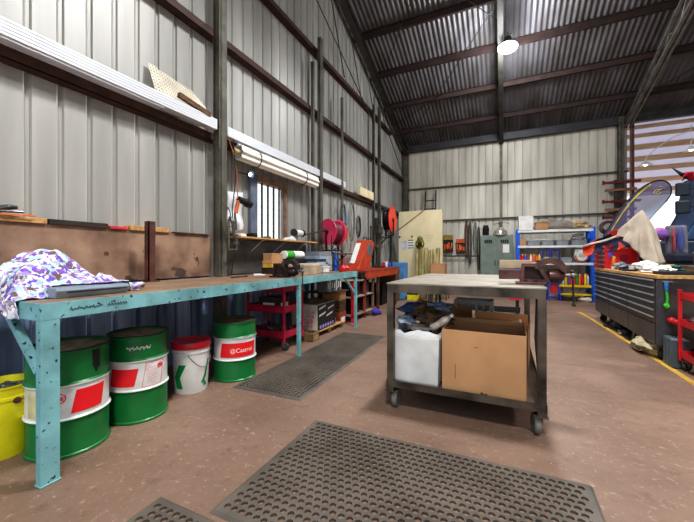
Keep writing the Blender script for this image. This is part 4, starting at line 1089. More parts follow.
# top shelf things
pbox('white_carton', 'white carton with dark mark, left end of shelving top', 'box', .37, .72, 10.4, 10.75, 1.882, 2.27, WHITE, WHITE, None)
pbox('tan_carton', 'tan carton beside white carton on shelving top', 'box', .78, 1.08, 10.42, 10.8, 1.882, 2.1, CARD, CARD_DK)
p = MB(); p.grid(lambda u, v: Vector((.72+1.0*u, 10.42+.6*v, 1.9+.34*max(0, math.sin(PI*min(1, max(0, u))))**.5*(.75+.35*noise.noise(Vector((u*4, v*3, 1))))*min(1, (1-v)*2+.5)*(1 if v > .1 else v*10))), 30, 16)
single(p, 'canvas_sheet', mat('canvas_grey', '#8f857c', .95, 0, .2), 'grey-brown canvas heaped along the shelving top', 'canvas', smooth=True, solid=.006)
p = MB()
for i in range(12): p.box(-.06, .06, -.05, .05, -.035, .035, rot=Matrix.Rotation(R.uniform(-1, 1), 3, 'Y'), c=(0, 0, 0)) if 0 else p.blob((1.7+R.uniform(-.05, .28), 10.6+R.uniform(-.1, .1), 1.9+R.uniform(0, .16)), (.11, .09, .055), .35, 2, seed=i+30)
single(p, 'crumpled_paper', mat('paper_tan', '#c7ab84', .9, 0, .2), 'crumpled tan packing paper at right end of shelving top', 'paper', smooth=True, kind='stuff')
# second shelf
for i, (x, w_) in enumerate(((.58, .28), (.92, .28), (1.26, .28), (1.6, .34))):
    crate('grey_bin', ['first grey bin from left on upper shelf, white item inside', 'second grey bin from left on the upper shelf', 'third grey bin from left on the upper shelf', 'grey bin at right end of upper shelf, papers above'][i], 'bin', (x+w_/2, 10.6, 1.462), (w_, .3, .14), GREYP, group='grey bins on the upper shelf')
pbox('small_carton', 'small tan carton at left end of upper shelf', 'box', .36, .55, 10.45, 10.7, 1.462, 1.64, CARD, CARD)
p = MB(); p.grid(lambda u, v: Vector((.62+.5*u, 10.45+.25*v, 1.585+.03*math.sin(u*3)+.02*u)), 8, 4)
single(p, 'folded_sheet', WHITE, 'white folded sheet lying over the first grey bin', 'sheet', solid=.02)
p = MB(); p.blob((1.8, 10.6, 1.68), (.15, .1, .09), .35, 2).blob((1.7, 10.55, 1.63), (.1, .1, .05), .3, 2)
single(p, 'cloth_bundle', mat('bundle', '#9d9a96', .9, 0, .25), 'grey cloth bundle in the rightmost grey bin', 'cloth', smooth=True)
p = MB(); p.lathe([(.05, 0), (.055, .02), (.055, .13), (.02, .16), (.02, .19)], 14)
single(p, 'blue_bottle', BLUE, 'blue bottle on upper shelf against the right upright', 'bottle', (2.0, 10.48, 1.61), smooth=True)
# third shelf
cols = [RED, ORANGE, BLUE, YELLOW, mat('tin_white', '#e4dfd4', .5), RED, ORANGE, mat('tin_red2', '#a83a2a', .5)]
for i in range(12):
    t = thing('spray_can', '%s spray can, number %d from left in %s row of middle shelf' % (['red', 'red', 'blue', 'dark red', 'white', 'orange', 'orange', 'yellow', 'red', 'red', 'blue', 'dark red'][i], i % 8+1, 'front' if i < 8 else 'back'), 'can', (.4+.068*(i % 8)+.02*(i//8), 10.5+.13*(i//8), 1.002), group='cans on the middle shelf')
    p = MB(); p.lathe([(.03, 0), (.03, .17), (.018, .19)], 14); p.build('can', cols[i*5 % 8], t, smooth=True)
    p = MB(); p.lathe([(.016, .19), (.016, .225), (.01, .23)], 10); p.build('cap', [RED, WHITE, YELLOW][i % 3], t)
for i, (x, lab) in enumerate(((1.02, 'blue tube frame, left of pair on middle shelf'), (1.24, 'blue tube frame, right of pair on middle shelf'))):
    t = thing('tube_frame', lab, 'frame', (x, 10.42, 1.002), group='blue tube frames on the middle shelf')
    p = MB(); p.tube([(-.09, 0, 0), (-.09, 0, .3), (-.075, 0, .33), (.075, 0, .33), (.09, 0, .3), (.09, 0, 0)], .013, 8); p.build('frame', mat('frame_blue', '#2333c4', .4), t)
    p = MB(); p.box(-.07, .07, .0, .03, .02, .16); p.build('block', mat('block_green', '#5c8566', .6), t)
p = MB(); p.prism([(1.35, 0), (1.6, 0), (1.62, .14), (1.35, .14)], 10.45, 10.75, 'y'); 
for v_ in p.bm.verts: v_.co.z += 1.002
single(p, 'grey_tote', GREYP, 'grey tote on middle shelf left of the white gauge', 'tote', bevel=.004)
t = thing('orange_rim_gauge', 'white round gauge with orange rim on right of middle shelf', 'gauge', (1.82, 10.43, 1.002))
p = MB(); p.lathe([(.001, 0), (.15, 0), (.15, .08), (.001, .08)], 32, (0, 0, .17), 'y'); p.build('case', WHITE, t, smooth=True)
p = MB(); p.tube([(.13*math.cos(a), -.012, .17+.13*math.sin(a)) for a in [PI*.95+k*PI*1.1/16 for k in range(17)]], .016, 8); p.build('rim', ORANGE, t, smooth=True)
p = MB(); p.box(-.06, .06, -.01, .0, .15, .25); p.build('dial', mat('dial_green', '#b6ccc2', .4), t)
p = MB(); p.tube([(-.13, .04, .2), (-.12, .04, .33), (.12, .04, .33), (.13, .04, .2)], .02, 8); p.build('handle', WHITE, t, smooth=True)
# lower shelves
for i in range(10):
    t = thing('spray_can', ['pale blue can at left end of yellow trolley top', 'yellow can second from left on yellow trolley', 'purple can third from left on yellow trolley', 'orange can left of two red cans on yellow trolley', 'red can beside the green can on yellow trolley', 'green can in the middle of yellow trolley top', 'orange can just right of green can on yellow trolley', 'red can third from right on yellow trolley', 'yellow can second from right on yellow trolley', 'white can at right end of yellow trolley top'][i], 'can', (1.42+.06*i, 10.42+.06*(i % 2), .424), group='cans on the yellow trolley')
    p = MB(); p.lathe([(.028, 0), (.028, .2+.03*(i % 3)), (.015, .24+.03*(i % 3))], 12); p.build('can', [mat('cn_lb', '#9fc3d6', .4), YELLOW, mat('cn_pu', '#7a4a98', .5), ORANGE, RED, GREEN, ORANGE, RED, YELLOW, WHITE][i], t, smooth=True)
    p = MB(); p.lathe([(.014, .235), (.014, .29), (.008, .295)], 10); p.build('cap', [WHITE, RED][i % 2], t)
t = thing('yellow_trolley', 'yellow two-tier flat trolley under the blue shelving', 'trolley', (1.68, 10.5, 0))
p = MB(); p.box(-.36, .34, -.16, .18, .36, .42); p.build('top_deck', YELLOW, t, bevel=.01)
p = MB(); p.box(-.36, .34, -.16, .18, .15, .2); p.build('lower_deck', YELLOW, t, bevel=.01)
for sx in (-.3, .3):
    p = MB(); p.box(sx-.015, sx+.015, -.12, -.09, .2, .36); p.build('post', BLACK, t)
    p = MB(); p.lathe([(.02, -.14), (.07, -.14), (.07, -.09), (.02, -.09)], 18, (sx, 0, .072), 'y'); p.build('wheel', BLACK, t, smooth=True)
    p = MB(); p.lathe([(.02, .09), (.07, .09), (.07, .14), (.02, .14)], 18, (sx, 0, .072), 'y'); p.build('wheel', BLACK, t, smooth=True)
p = MB(); p.blob((0, 0, .06), (.16, .08, .06), .3, 2)
single(p, 'crumpled_rag', mat('rag2', '#cfcac0', .9, 0, .15), 'crumpled pale rag on floor beneath yellow jack', 'rag', (1.9, 10.3, 0), smooth=True)
t = thing('blue_stand', 'blue tubular axle stand under left of the blue shelving', 'stand', (1.2, 10.4, 0))
p = MB()
for sx in (-.14, .14): p.tube([(sx, -.1, 0), (sx*.9, 0, .45), (sx, .1, 0)], .018, 8)
p.tube([(-.13, 0, .44), (.13, 0, .44)], .018, 8).tube([(-.14, -.08, .1), (.14, -.08, .1)], .014, 8).cyl((0, 0, .4), (0, 0, .75), .03, n=10)
p.build('frame', mat('frame_blue', '#2333c4', .4), t, smooth=True)
p = MB(); p.box(-.08, .08, -.04, .04, .2, .4); p.build('red_block', RED, t, bevel=.005)
for i, (x, z, w_, h_, m, lab) in enumerate(((.42, .0, .6, .4, mat('lb2', '#2b3b52', .6), 'dark blue bin on floor at left under shelving'),)):
    pbox('dark_case', lab, 'case', x, x+w_, 10.5, 10.9, z, z+h_, m, BLACK)

# stock rack with red cantilever arms by the opening
t = thing('stock_rack', 'wall rack of red arms with steel lengths beside the opening', 'rack', (2.7, 11.15, 0))
p = MB(); p.box(-.04, .04, -.05, .0, 0, 3.2); p.build('upright', STEEL_DK, t)
for k, z in enumerate((3.13, 2.62, 2.2, 1.85)):
    p = MB(); p.box(-.3, .5, -.12, -.05, z-.03, z+.03).box(-.3, -.27, -.14, -.03, z-.04, z+.06); p.build('arm', mat('arm_red', '#7c1f26', .5, .1, .2), t)
for k, (z, m) in enumerate(((2.93, mat('arm_tan', '#9c6a55', .6)), (2.41, mat('arm_tan', '#9c6a55', .6)))):
    p = MB(); p.box(-.25, .42, -.1, -.05, z-.035, z+.035); p.build('stock_length', m, t)
# cable coil at the shelving's right upright
p = MB()
for k in range(4):
    p.tube([(2.42+.2*math.cos(a)*(1-.12*k), 10.6-.02*k, 1.9+.17*math.sin(a)*(1-.1*k)) for a in [q*PI/12 for q in range(25)]], .012, 6)
single(p, 'cable_coil', mat('coil_maroon', '#4b3037', .6), 'dark maroon cable coil hanging beside the blue shelving', 'cable', smooth=True)

# ================================================================== rubber mats
MATR = mat('rubber_mat', '#686056', .6, 0, .18, 3, col2='#4a433c')
def ringmat(label, x0, x1, y0, y1, pitch, rh, rot=0., th=.012, border=.035, square=False):
    cx_, cy_ = (x0+x1)/2, (y0+y1)/2; a, b = (x1-x0)/2, (y1-y0)/2
    p = MB(); nx = int((2*a-2*border)/pitch); ny = int((2*b-2*border)/pitch)
    px_, py_ = (2*a-2*border)/nx, (2*b-2*border)/ny
    n = 4 if square else 8
    for j in range(ny):
        off = (px_/2 if j % 2 and not square else 0)
        for i in range(nx - (1 if off else 0)):
            xx0 = -a+border+i*px_+off; yy0 = -b+border+j*py_; c = (xx0+px_/2, yy0+py_/2)
            o = [(xx0+px_, c[1]), (xx0+px_, yy0+py_), (c[0], yy0+py_), (xx0, yy0+py_), (xx0, c[1]), (xx0, yy0), (c[0], yy0), (xx0+px_, yy0)]
            q = 1.25 if square else 1
            hole = []
            for k in range(8):
                rr = rh*(1.3 if square and k % 2 else 1.)
                hole.append((c[0]+rr*math.cos(k*PI/4), c[1]+rr*math.sin(k*PI/4)))
            O = [p.bm.verts.new((u, v, th)) for u, v in o]; I = [p.bm.verts.new((u, v, th)) for u, v in hole]; I2 = [p.bm.verts.new((u, v, .0005)) for u, v in hole]
            for k in range(8):
                p.bm.faces.new((O[k], O[(k+1) % 8], I[(k+1) % 8], I[k])); p.bm.faces.new((I[k], I[(k+1) % 8], I2[(k+1) % 8], I2[k]))
        if off:
            yy0 = -b+border+j*py_
            for xx0 in (-a+border, a-border-px_/2):
                p.poly([(xx0, yy0, th), (xx0+px_/2, yy0, th), (xx0+px_/2, yy0+py_, th), (xx0, yy0+py_, th)])
    # sloped border
    o = [(-a, -b), (a, -b), (a, b), (-a, b)]; i_ = [(-a+border, -b+border), (a-border, -b+border), (a-border, b-border), (-a+border, b-border)]
    m_ = [(-a+border*.45, -b+border*.45), (a-border*.45, -b+border*.45), (a-border*.45, b-border*.45), (-a+border*.45, b-border*.45)]
    for k in range(4):
        l = (k+1) % 4
        p.poly([(*m_[k], th), (*m_[l], th), (*i_[l], th), (*i_[k], th)])
        p.poly([(*o[k], .001), (*o[l], .001), (*m_[l], th), (*m_[k], th)])
    o = single(p, 'rubber_mat', MATR, label, 'mat', (cx_, cy_, .0), rot)
    return o
ringmat('large perforated black rubber mat with round holes in the foreground', -1.2, .4, 1.1, 2.04, .041, .0165)
ringmat('perforated rubber mat corner at bottom edge, left of large mat', -1.49, .1, .12, 1.075, .041, .0165)
ringmat('long rubber mat with small square holes beside the teal bench', -2.2, -1.5, 2.25, 4.62, .037, .012, rad(1.5), .01, square=True)

# ================================================================== welding cart in the middle
CS = mat('cart_steel', '#6b6055', .38, .5, .3, 6, col2='#2b2723')
C = thing('steel_cart', 'heavy dark steel work cart with pale worn top on four casters', 'cart', (-.28, 3.2, 0))
A_, B_ = .525, .78
p = MB(); p.box(-A_, A_, -B_, B_, .945, .957); p.build('tabletop', mat('cart_top', '#a89f92', .5, .3, .15, 5, col2='#857b6e'), C, bevel=.002)
p = MB()
for s in (-1, 1):
    p.box(-A_, A_, min(s*B_, s*(B_-.006)), max(s*B_, s*(B_-.006)), .885, .944).box(min(s*A_, s*(A_-.006)), max(s*A_, s*(A_-.006)), -B_, B_, .885, .944)
p.build('top_frame', CS, C)
for sx in (-1, 1):
    for sy in (-1, 1):
        p = MB(); x, y = sx*(A_-.028), sy*(B_-.028); w_ = .025
        p.box(x-w_, x+w_, y-w_, y+w_, .145, .944); p.box(x-w_-.01, x+w_+.01, y-w_-.01, y+w_+.01, .138, .146); p.build('leg', CS, C, bevel=.002)
        caster(C, sx*(A_-.05), sy*(B_-.055), .066, .14, [1.45, 1.2, 1.75, 1.0][(sx+1)+(sy+1)//2], mat('caster_tyre', '#7d7a74', .6, .1, .2))
p = MB()
for s in (-1, 1):
    p.box(-A_, A_, min(s*B_, s*(B_-.006)), max(s*B_, s*(B_-.006)), .175, .225).box(min(s*A_, s*(A_-.006)), max(s*A_, s*(A_-.006)), -B_, B_, .175, .225)
p.build('bottom_frame', CS, C)
p = MB(); p.box(-A_+.01, A_-.01, -B_+.01, B_-.01, .185, .193); p.build('bottom_shelf', mat('cart_shelf', '#7d6f62', .6, .2, .25, 5, col2='#4f443b'), C)
p = MB(); p.tube([(A_-.03, -B_+.3, .945), (A_-.05, -B_+.2, .6), (A_-.03, -B_+.08, .24)], .008, 6); p.build('diagonal_rod', BLACK, C)
vise('large maroon bench vise on the right corner of the steel cart', (.17, 2.72, .957), .95, 0)
p = MB(); p.box(-.11, .1, .03, .075, 0, .055).box(-.105, .095, .032, .073, .055, .06)
single(p, 'timber_block', mat('block_pale', '#b7a487', .8, 0, .15, 6), 'pale timber block resting on the maroon vise slide', 'block', (.08, 2.72, 1.068), bevel=.002)

# open cardboard carton
t = thing('cardboard_box', 'large open brown cardboard carton on the cart lower shelf', 'box', (-.13, 2.72, .193), rad(-1))
p = MB(); a, b, h, w_ = .27, .255, .442, .005
p.box(-a, a, -b, b, 0, .006).box(-a, a, -b, -b+w_, 0, h).box(-a, a, b-w_, b, 0, h).box(-a, -a+w_, -b, b, 0, h).box(a-w_, a, -b, b, 0, h)
p.build('carton', CARD, t)
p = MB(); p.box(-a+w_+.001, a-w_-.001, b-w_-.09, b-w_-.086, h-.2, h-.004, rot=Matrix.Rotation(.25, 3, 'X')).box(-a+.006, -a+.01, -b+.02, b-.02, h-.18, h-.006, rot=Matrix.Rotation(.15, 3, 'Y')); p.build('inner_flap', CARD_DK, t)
p = MB(); p.prism([(-.02, .0), (.035, .0), (.03, .028), (.012, .02), (-.005, .035), (-.015, .018)], -b-.001, -b+.0, 'y'); p.build('torn_patch', mat('torn_dark', '#5e4229', .9), t)
p = MB(); p.box(-.18, -.176, -b-.001, -b, .1, .2).box(-.05, -.03, -b-.001, -b, .33, .335); p.build('scratch', mat('scratch_brown', '#8d6238', .9), t)
# white plastic bin with liner
t = thing('white_bin', 'scuffed white plastic bin lined with a bag on cart shelf', 'bin', (-.605, 2.66, .193))
p = MB()
n = 40
def wbin(u, v):
    aa = u*2*PI; c, s_ = math.cos(aa), math.sin(aa); sq = 1/max(abs(c), abs(s_))**.82
    k = .176+.012*v
    wob = 1+.02*noise.noise(Vector((c*2, s_*2, v*2)))
    return Vector((k*c*sq*wob, k*1.02*s_*sq*wob, .375*v*(1+.06*noise.noise(Vector((c*2, s_*2, 5))))))
p.grid(wbin, 48, 12); p.build('shell', mat('bin_white', '#dcdad6', .5, 0, .1, 5), t, smooth=True, solid=.005)
p = MB(); p.box(-.16, .16, -.16, .16, .0, .01); p.build('bottom', WHITE, t)
p = MB()
def liner(u, v):
    aa = u*2*PI; c, s_ = math.cos(aa), math.sin(aa); sq = 1/max(abs(c), abs(s_))**.82
    k = .19 - .03*v + .006*math.sin(aa*9)
    return Vector((k*c*sq, k*s_*sq, .385-.05*abs(v-.5)*2+.03*noise.noise(Vector((c*3, s_*3, v)))+.02*(1-v)))
p.grid(liner, 60, 6); p.build('liner', mat('liner_white', '#e9e9e8', .4, 0, .06), t, smooth=True)
p = MB()
for i in range(10): p.blob((R.uniform(-.09, .09), R.uniform(-.09, .09), .3+R.uniform(0, .03)), (.06, .05, .04), .3, 2, seed=i+50)
p.build('scrap', mat('scrap_brown', '#4c3d33', .8, 0, .4, 15), t, smooth=True)
# rubbish piled in/behind
def lump(label, c, r, m, seed, nm='crumpled_rag', cat='rag', amp=.3):
    p = MB(); p.blob((0, 0, 0), r, amp, 4, 4.5, seed)
    return single(p, nm, m, label, cat, c, smooth=True)
lump('dark blue crumpled rag heaped highest over the white bin', (-.66, 2.78, .70), (.13, .1, .06), mat('rag_blue', '#35527c', .8, 0, .4, 12, col2='#1c2533'), 3)
lump('pale blue crumpled film on top of the rags in white bin', (-.5, 2.84, .735), (.1, .07, .04), mat('film_blue', '#8fa3bd', .4, 0, .3, 10, col2='#4c5f86'), 8, 'plastic_film', 'film')
lump('brown crumpled cloth over white bin beside the carton', (-.5, 2.7, .64), (.12, .09, .07), mat('rag_brown', '#6b4e3a', .85, 0, .4, 12, col2='#2e231c'), 12)
lump('olive brown rag between blue rag and blue film', (-.58, 2.72, .705), (.1, .06, .05), mat('rag_olive', '#5c4a2c', .85, 0, .4, 12), 17)
crate('plastic_punnet', 'smoky clear plastic tub sitting in top of the white bin', 'tub', (-.58, 2.58, .53), (.13, .12, .09), mat('smoky', '#7d7871', .25, 0, .3, 12), .2)
t = thing('plastic_bottle', 'clear crumpled bottle leaning out of bin towards carton', 'bottle', (-.5, 2.6, .6), 0, rot=(rad(20), rad(50), .3))
p = MB(); p.lathe([(.028, 0), (.032, .02), (.026, .06), (.032, .1), (.03, .14), (.012, .18)], 20); p.build('bottle', mat('bottle_clear', '#b3a79c', .2, 0, .3, 20), t, smooth=True)
p = MB(); p.lathe([(.013, .18), (.013, .2)], 12); p.build('cap', WHITE, t)
# second row on the shelf: cartons behind
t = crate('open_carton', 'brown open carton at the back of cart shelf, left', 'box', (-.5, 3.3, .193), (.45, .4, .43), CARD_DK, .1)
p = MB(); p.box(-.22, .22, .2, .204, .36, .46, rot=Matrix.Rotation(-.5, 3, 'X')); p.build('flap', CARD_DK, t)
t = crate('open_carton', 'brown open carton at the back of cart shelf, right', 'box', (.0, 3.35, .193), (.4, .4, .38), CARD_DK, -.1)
p = MB(); p.box(-.2, .2, -.2, -.196, .3, .5, rot=Matrix.Rotation(.5, 3, 'X')); p.build('flap', CARD, t)
t = thing('plastic_crate', 'pale grey slatted plastic crate behind the open carton', 'crate', (-.28, 3.7, .193))
p = MB(); p.box(-.18, .18, -.12, .12, 0, .01)
for s in (-1, 1):
    for k in range(6): p.box(-.18+.066*k, -.16+.066*k, s*.12-.004, s*.12+.004, 0, .52)
    p.box(-.18, .18, s*.12-.005, s*.12+.005, .48, .52).box(-.18, .18, s*.12-.005, s*.12+.005, .2, .23)
    p.box(s*.18-.004, s*.18+.004, -.12, .12, 0, .52)
p.build('basket', mat('crate_pale', '#a8adad', .5), t)
p = MB(); p.beam((-.1, 3.1, .56), (.12, 3.0, .64), .03, .025).beam((.0, 3.05, .56), (.1, 2.92, .6), .025, .02)
single(p, 'timber_offcut', mat('offcut_pale', '#d8c193', .7, 0, .12), 'pale timber offcuts lying across back of the open carton', 'timber')

# dark low trolley beyond the cart
t = thing('black_trolley', 'black low trolley with dark red edge standing behind the cart', 'trolley', (-.35, 6.6, 0))
p = MB(); p.box(-.95, .62, -.25, .25, .52, .62); p.build('top', BLACK, t, bevel=.006)
p = MB(); p.box(-.8, .6, -.23, .23, .2, .24).box(-.8, .6, -.25, -.23, .24, .3); p.build('shelf', BLACK, t)
p = MB(); p.box(.42, .62, -.262, -.25, .42, .45); p.build('red_edge', RED, t)
for sx in (-.8, .56):
    for sy in (-.2, .2):
        p = MB(); p.box(sx-.02, sx+.02, sy-.02, sy+.02, .08, .5); p.build('post', BLACK, t); caster(t, sx, sy, .04, .09, R.uniform(0, 3))

# ================================================================== right side
# yellow floor line, a worn strip of paint
YL = mat('line_yellow', '#cba23c', .7, 0, .1, 5, chip='#8a6a58', chipscale=14)
p = MB()
pts = [(1.42, 8.4), (1.47, 7.6), (1.5, 6.6), (1.53, 5.6), (1.555, 4.9), (1.57, 4.0), (1.57, 3.2)]
for (xa, ya), (xb, yb) in zip(pts, pts[1:]): p.poly([(xa-.035, ya, .002), (xa+.025, ya, .002), (xb+.025, yb, .002), (xb-.035, yb, .002)])
struct(p, 'floor_line', YL, 'worn yellow painted line along floor before the drawer cabinet', 'floor line')

DK = mat('cabinet_dark', '#5a5654', .35, .45, .15, 3)
K = thing('drawer_cabinet', 'wide dark grey drawer cabinet with timber top on casters', 'cabinet', (1.52, 4.8, 0))
KD, KL = .6, 2.72
p = MB(); p.box(.01, KD, 0, KL, .17, .91); p.build('body', DK, K, bevel=.004)
p = MB(); p.box(-.01, KD+.01, -.03, KL+.02, .912, .95); p.build('worktop', mat('worktop_timber', '#d0a468', .5, 0, .18, 3, stretch=(8, 1, 8)), K, bevel=.003)
HB = mat('handle_silver', '#c3c6c8', .3, .6, .05)
for c_ in range(3):
    y0, y1 = .03+c_*.9, .03+c_*.9+.87
    for k in range(6):
        z1 = .9-k*.082; z0 = z1-.076
        p = MB(); p.box(-.004, .012, y0, y1, z0, z1); d = p.build('drawer', DK, K, bevel=.002)
        p = MB(); p.box(-.024, -.004, y0+.02, y1-.02, z1-.018, z1-.006); p.build('handle', HB, d)
    p = MB(); p.box(-.002, .012, y0, y1, .18, .9-6*.082+.0); p.build('lower_panel', DK, K, bevel=.002)
p = MB(); p.box(.0, .1, -.004, 0, .18, .9); p.build('end_edge', mat('cabinet_edge', '#5a5c5f', .35, .4), K)
for yy in (.1, .9, 1.8, KL-.1):
    for xx in (.08, KD-.08): caster(K, xx, yy, .055, .17, R.uniform(0, 3))
# red tool chests on the cabinet
t = thing('tool_chest', 'red metal tool chest with small drawers at far end of cabinet top', 'tool chest', (1.56, 7.02, .951))
p = MB(); p.box(0, .44, 0, .42, 0, .4); p.build('body', RED, t, bevel=.006)
for k in range(5):
    p = MB(); p.box(-.008, .0, .02, .4, .02+.075*k, .085+.075*k); d = p.build('drawer', RED, t)
    p = MB(); p.box(-.022, -.008, .03, .39, .065+.075*k, .08+.075*k); p.build('handle', HB, d)
p = MB(); p.box(.04, .1, -.003, 0, .24, .27).box(.05, .12, -.003, 0, .2, .23).box(.03, .07, -.003, 0, .29, .32); p.build('blue_sticker', BLUE, t)
p = MB(); p.box(.12, .3, -.003, 0, .33, .36); p.build('grey_sticker', GREYP, t)
p = MB(); p.lathe([(.001, -.003), (.06, -.003), (.06, -.0), (.001, 0)], 20, (.25, 0, .18), 'y'); p.build('dark_red_emblem', mat('emblem_red', '#8a1020', .5), t)
t = thing('tool_chest', 'tall red drawer chest behind sloping jacket at cabinet far end', 'tool chest', (1.55, 7.46, .951))
p = MB(); p.box(0, .4, 0, .3, 0, .46); p.build('body', RED, t, bevel=.006)
for k in range(5):
    p = MB(); p.box(-.008, .0, .02, .28, .02+.085*k, .095+.085*k); d = p.build('drawer', RED, t)
    p = MB(); p.box(-.02, -.008, .03, .27, .07+.085*k, .085+.085*k); p.build('handle', HB, d)
# drapery on the chests
def drape(name, label, cat, m, pts_fn, nu=30, nv=24, th=.006, loc=(0, 0, 0)):
    p = MB(); p.grid(pts_fn, nu, nv); return single(p, name, m, label, cat, loc, smooth=True, solid=th)
# plastic tub under the canvas to carry it
t = thing('upright_stand', 'dark upright stand mostly hidden under beige canvas sheet', 'stand', (1.89, 6.5, .951))
p = MB(); p.lathe([(.1, 0), (.1, .02), (.02, .03), (.02, .78), (.03, .8), (.02, .84)], 16); p.build('pole', BLACK, t)
BE = mat('canvas_beige', '#b9ab99', .9, 0, .1, 5)
def canvas(u, v):
    a = 2*PI*u                           # sweeps around the peak
    k = v**.78
    ex = .23+.06*math.sin(a*3); ey = .26
    top = Vector((-.01, 0, .93))
    x = ex*math.cos(a)*k*1.0; y = ey*math.sin(a)*k*1.1
    fold = (.07*math.sin(a*5+2.5*v)+.035*math.sin(a*11-2*v))*k + .06*noise.noise(Vector((a*1.5, v*4, 2)))*k
    z = top.z - .02 - (.6 + .24*math.cos(a+.9))*v**1.05
    r_ = 1+fold*3
    return Vector((x*r_, y*r_, max(z, .03+.02*math.sin(a*5))))
drape('canvas_sheet', 'beige canvas sheet draped in folds over tall item on cabinet', 'canvas', BE, canvas, 64, 26, loc=(1.9, 6.5, .951))
def jacket(u, v):
    x = 1.9 - .58*u; z = 1.78 - .46*u - .02*math.sin(u*5)
    y = 6.78 + .62*u + .12*math.sin(v*PI)
    return Vector((x + .03*noise.noise(Vector((u*4, v*4, 1))), y - .1*v, z - (.42-.25*u)*v + .03*noise.noise(Vector((u*6, v*6, 6)))))
drape('work_jacket', 'orange-red and navy hi-vis jacket sloping from canvas to chest', 'jacket',
      voronoi_mat('jacket_cloth', ['#d9472e', '#1a1f3c', '#d4442c', '#1c2140'], 2.6, .8, .2), jacket, 24, 12, loc=(0, 0, 0))
def strip(u, v):
    x = 1.84-.55*u; return Vector((x, 6.62+.66*u-.03*v, 1.58-.23*u-.035*v+.01*math.sin(u*9)))
drape('white_strap', 'pale strap running down front edge of the hi-vis jacket', 'strap', BE, strip, 16, 2)
# orange hose falling right of the canvas
p = MB(); p.tube([(2.04, 6.7, 1.5), (2.07, 6.7, 1.42), (2.1, 6.7, 1.3), (2.09, 6.7, 1.15), (2.05, 6.65, .99)], [.03, .045, .05, .045, .05], 12)
single(p, 'orange_vest', mat('vest_orange', '#b8482c', .7, 0, .2, 12), 'orange cloth falling down right side of beige canvas', 'cloth', smooth=True)
# clutter on the cabinet top
GL = [WHITE, mat('cl_grey', '#8f9194', .7), mat('cl_teal', '#2f5d63', .8), mat('cl_blue', '#3a4c8c', .7), YELLOW, mat('cl_tan', '#b89a70', .8)]
lump('crumpled white plastic bag on cabinet top nearest the camera', (1.72, 5.5, .995), (.13, .3, .05), mat('bag_white', '#eef0f2', .35, 0, .08, 12), 21, 'plastic_bag', 'bag')
lump('small crumpled white paper on cabinet top before the canvas', (1.82, 6.1, 1.02), (.12, .14, .07), PAPER, 22, 'crumpled_paper', 'paper')
lump('dark teal cloth on cabinet top behind the white bag', (1.92, 5.72, 1.0), (.14, .26, .045), GL[2], 23, 'folded_cloth', 'cloth')
lump('white and grey gloves lying on cabinet top before red chest', (1.66, 6.55, 1.01), (.07, .12, .06), GL[1], 24, 'work_gloves', 'gloves')
lump('blue cloth lump on cabinet top beside grey gloves', (1.72, 6.35, .995), (.05, .06, .04), GL[3], 25, 'cleaning_cloth', 'cloth')
pbox('yellow_box', 'small yellow box on cabinet top below orange cloth', 'box', 1.98, 2.08, 5.95, 6.1, .951, 1.05, YELLOW, YELLOW)
pbox('parts_tray', 'flat black tray on cabinet top beside the white bag', 'tray', 1.56, 1.72, 5.9, 6.3, .951, .975, BLACK, BLACK)
pbox('parts_tray', 'long black tray on near end of the cabinet top', 'tray', 1.6, 2.05, 4.85, 5.15, .951, .985, BLACK, BLACK)
pbox('brown_toolbox', 'low brown toolbox on cabinet top right of white bag', 'box', 2.0, 2.12, 4.85, 5.6, .951, 1.05, WOOD_DK, STEEL_BARE)
t = thing('spray_can', 'orange capped can on cabinet top against the red chest', 'can', (1.64, 6.85, .951))
p = MB(); p.lathe([(.033, 0), (.033, .15), (.02, .17)], 16); p.build('can', ORANGE, t, smooth=True)
p = MB(); p.lathe([(.02, .17), (.02, .21)], 12); p.build('cap', YELLOW, t)
for i in range(7):
    t = thing('small_tub', '%s small tub, number %d from camera among rags on cabinet top' % (['white', 'grey', 'teal', 'blue', 'yellow', 'tan', 'white'][i], i+1), 'tub', (1.62+.05*(i % 3), 5.95+.14*i, .977 if i < 2 else .951), group='small tubs on the cabinet top')
    p = MB(); p.lathe([(.03, 0), (.035, .05), (.037, .055)], 14); p.build('tub', GL[i % 6], t, smooth=True)
    p = MB(); p.lathe([(.036, .055), (.036, .065)], 14); p.build('lid', [BLACK, WHITE][i % 2], t)
# tools hung on the near end of the cabinet
t = thing('blow_gun', 'green and blue air tool hanging on near end of drawer cabinet', 'tool', (1.6, 4.775, .83), rad(-10)); t.scale = (.75,)*3
p = MB(); p.cyl((0, 0, .06), (0, -.005, -.06), .028, .022, 12); p.build('blue_body', mat('tool_blue', '#3f86d8', .4), t, smooth=True)
p = MB(); p.tube([(0, 0, -.06), (.01, -.01, -.18), (.0, -.02, -.27)], [.018, .018, .02], 10).blob((0, -.02, -.28), (.045, .04, .04), .2, 2); p.build('green_hose', GREEN, t, smooth=True)
p = MB(); p.box(-.05, .07, -.01, .02, .06, .08); p.build('hook', STEEL_BARE, t)
p = MB(); p.cyl((1.63, 4.74, .47), (1.74, 4.66, .42), .035, .025, 12).blob((1.63, 4.74, .47), (.04, .045, .035), .03, 2)
single(p, 'red_torch', RED, 'red round-headed torch poking out above the grey case', 'torch', smooth=True)
lump('pale work glove lying on edge of the red trolley', (1.76, 4.42, .52), (.08, .12, .03), mat('glove_pale', '#b9b1a6', .9, 0, .2), 31, 'work_glove', 'glove')
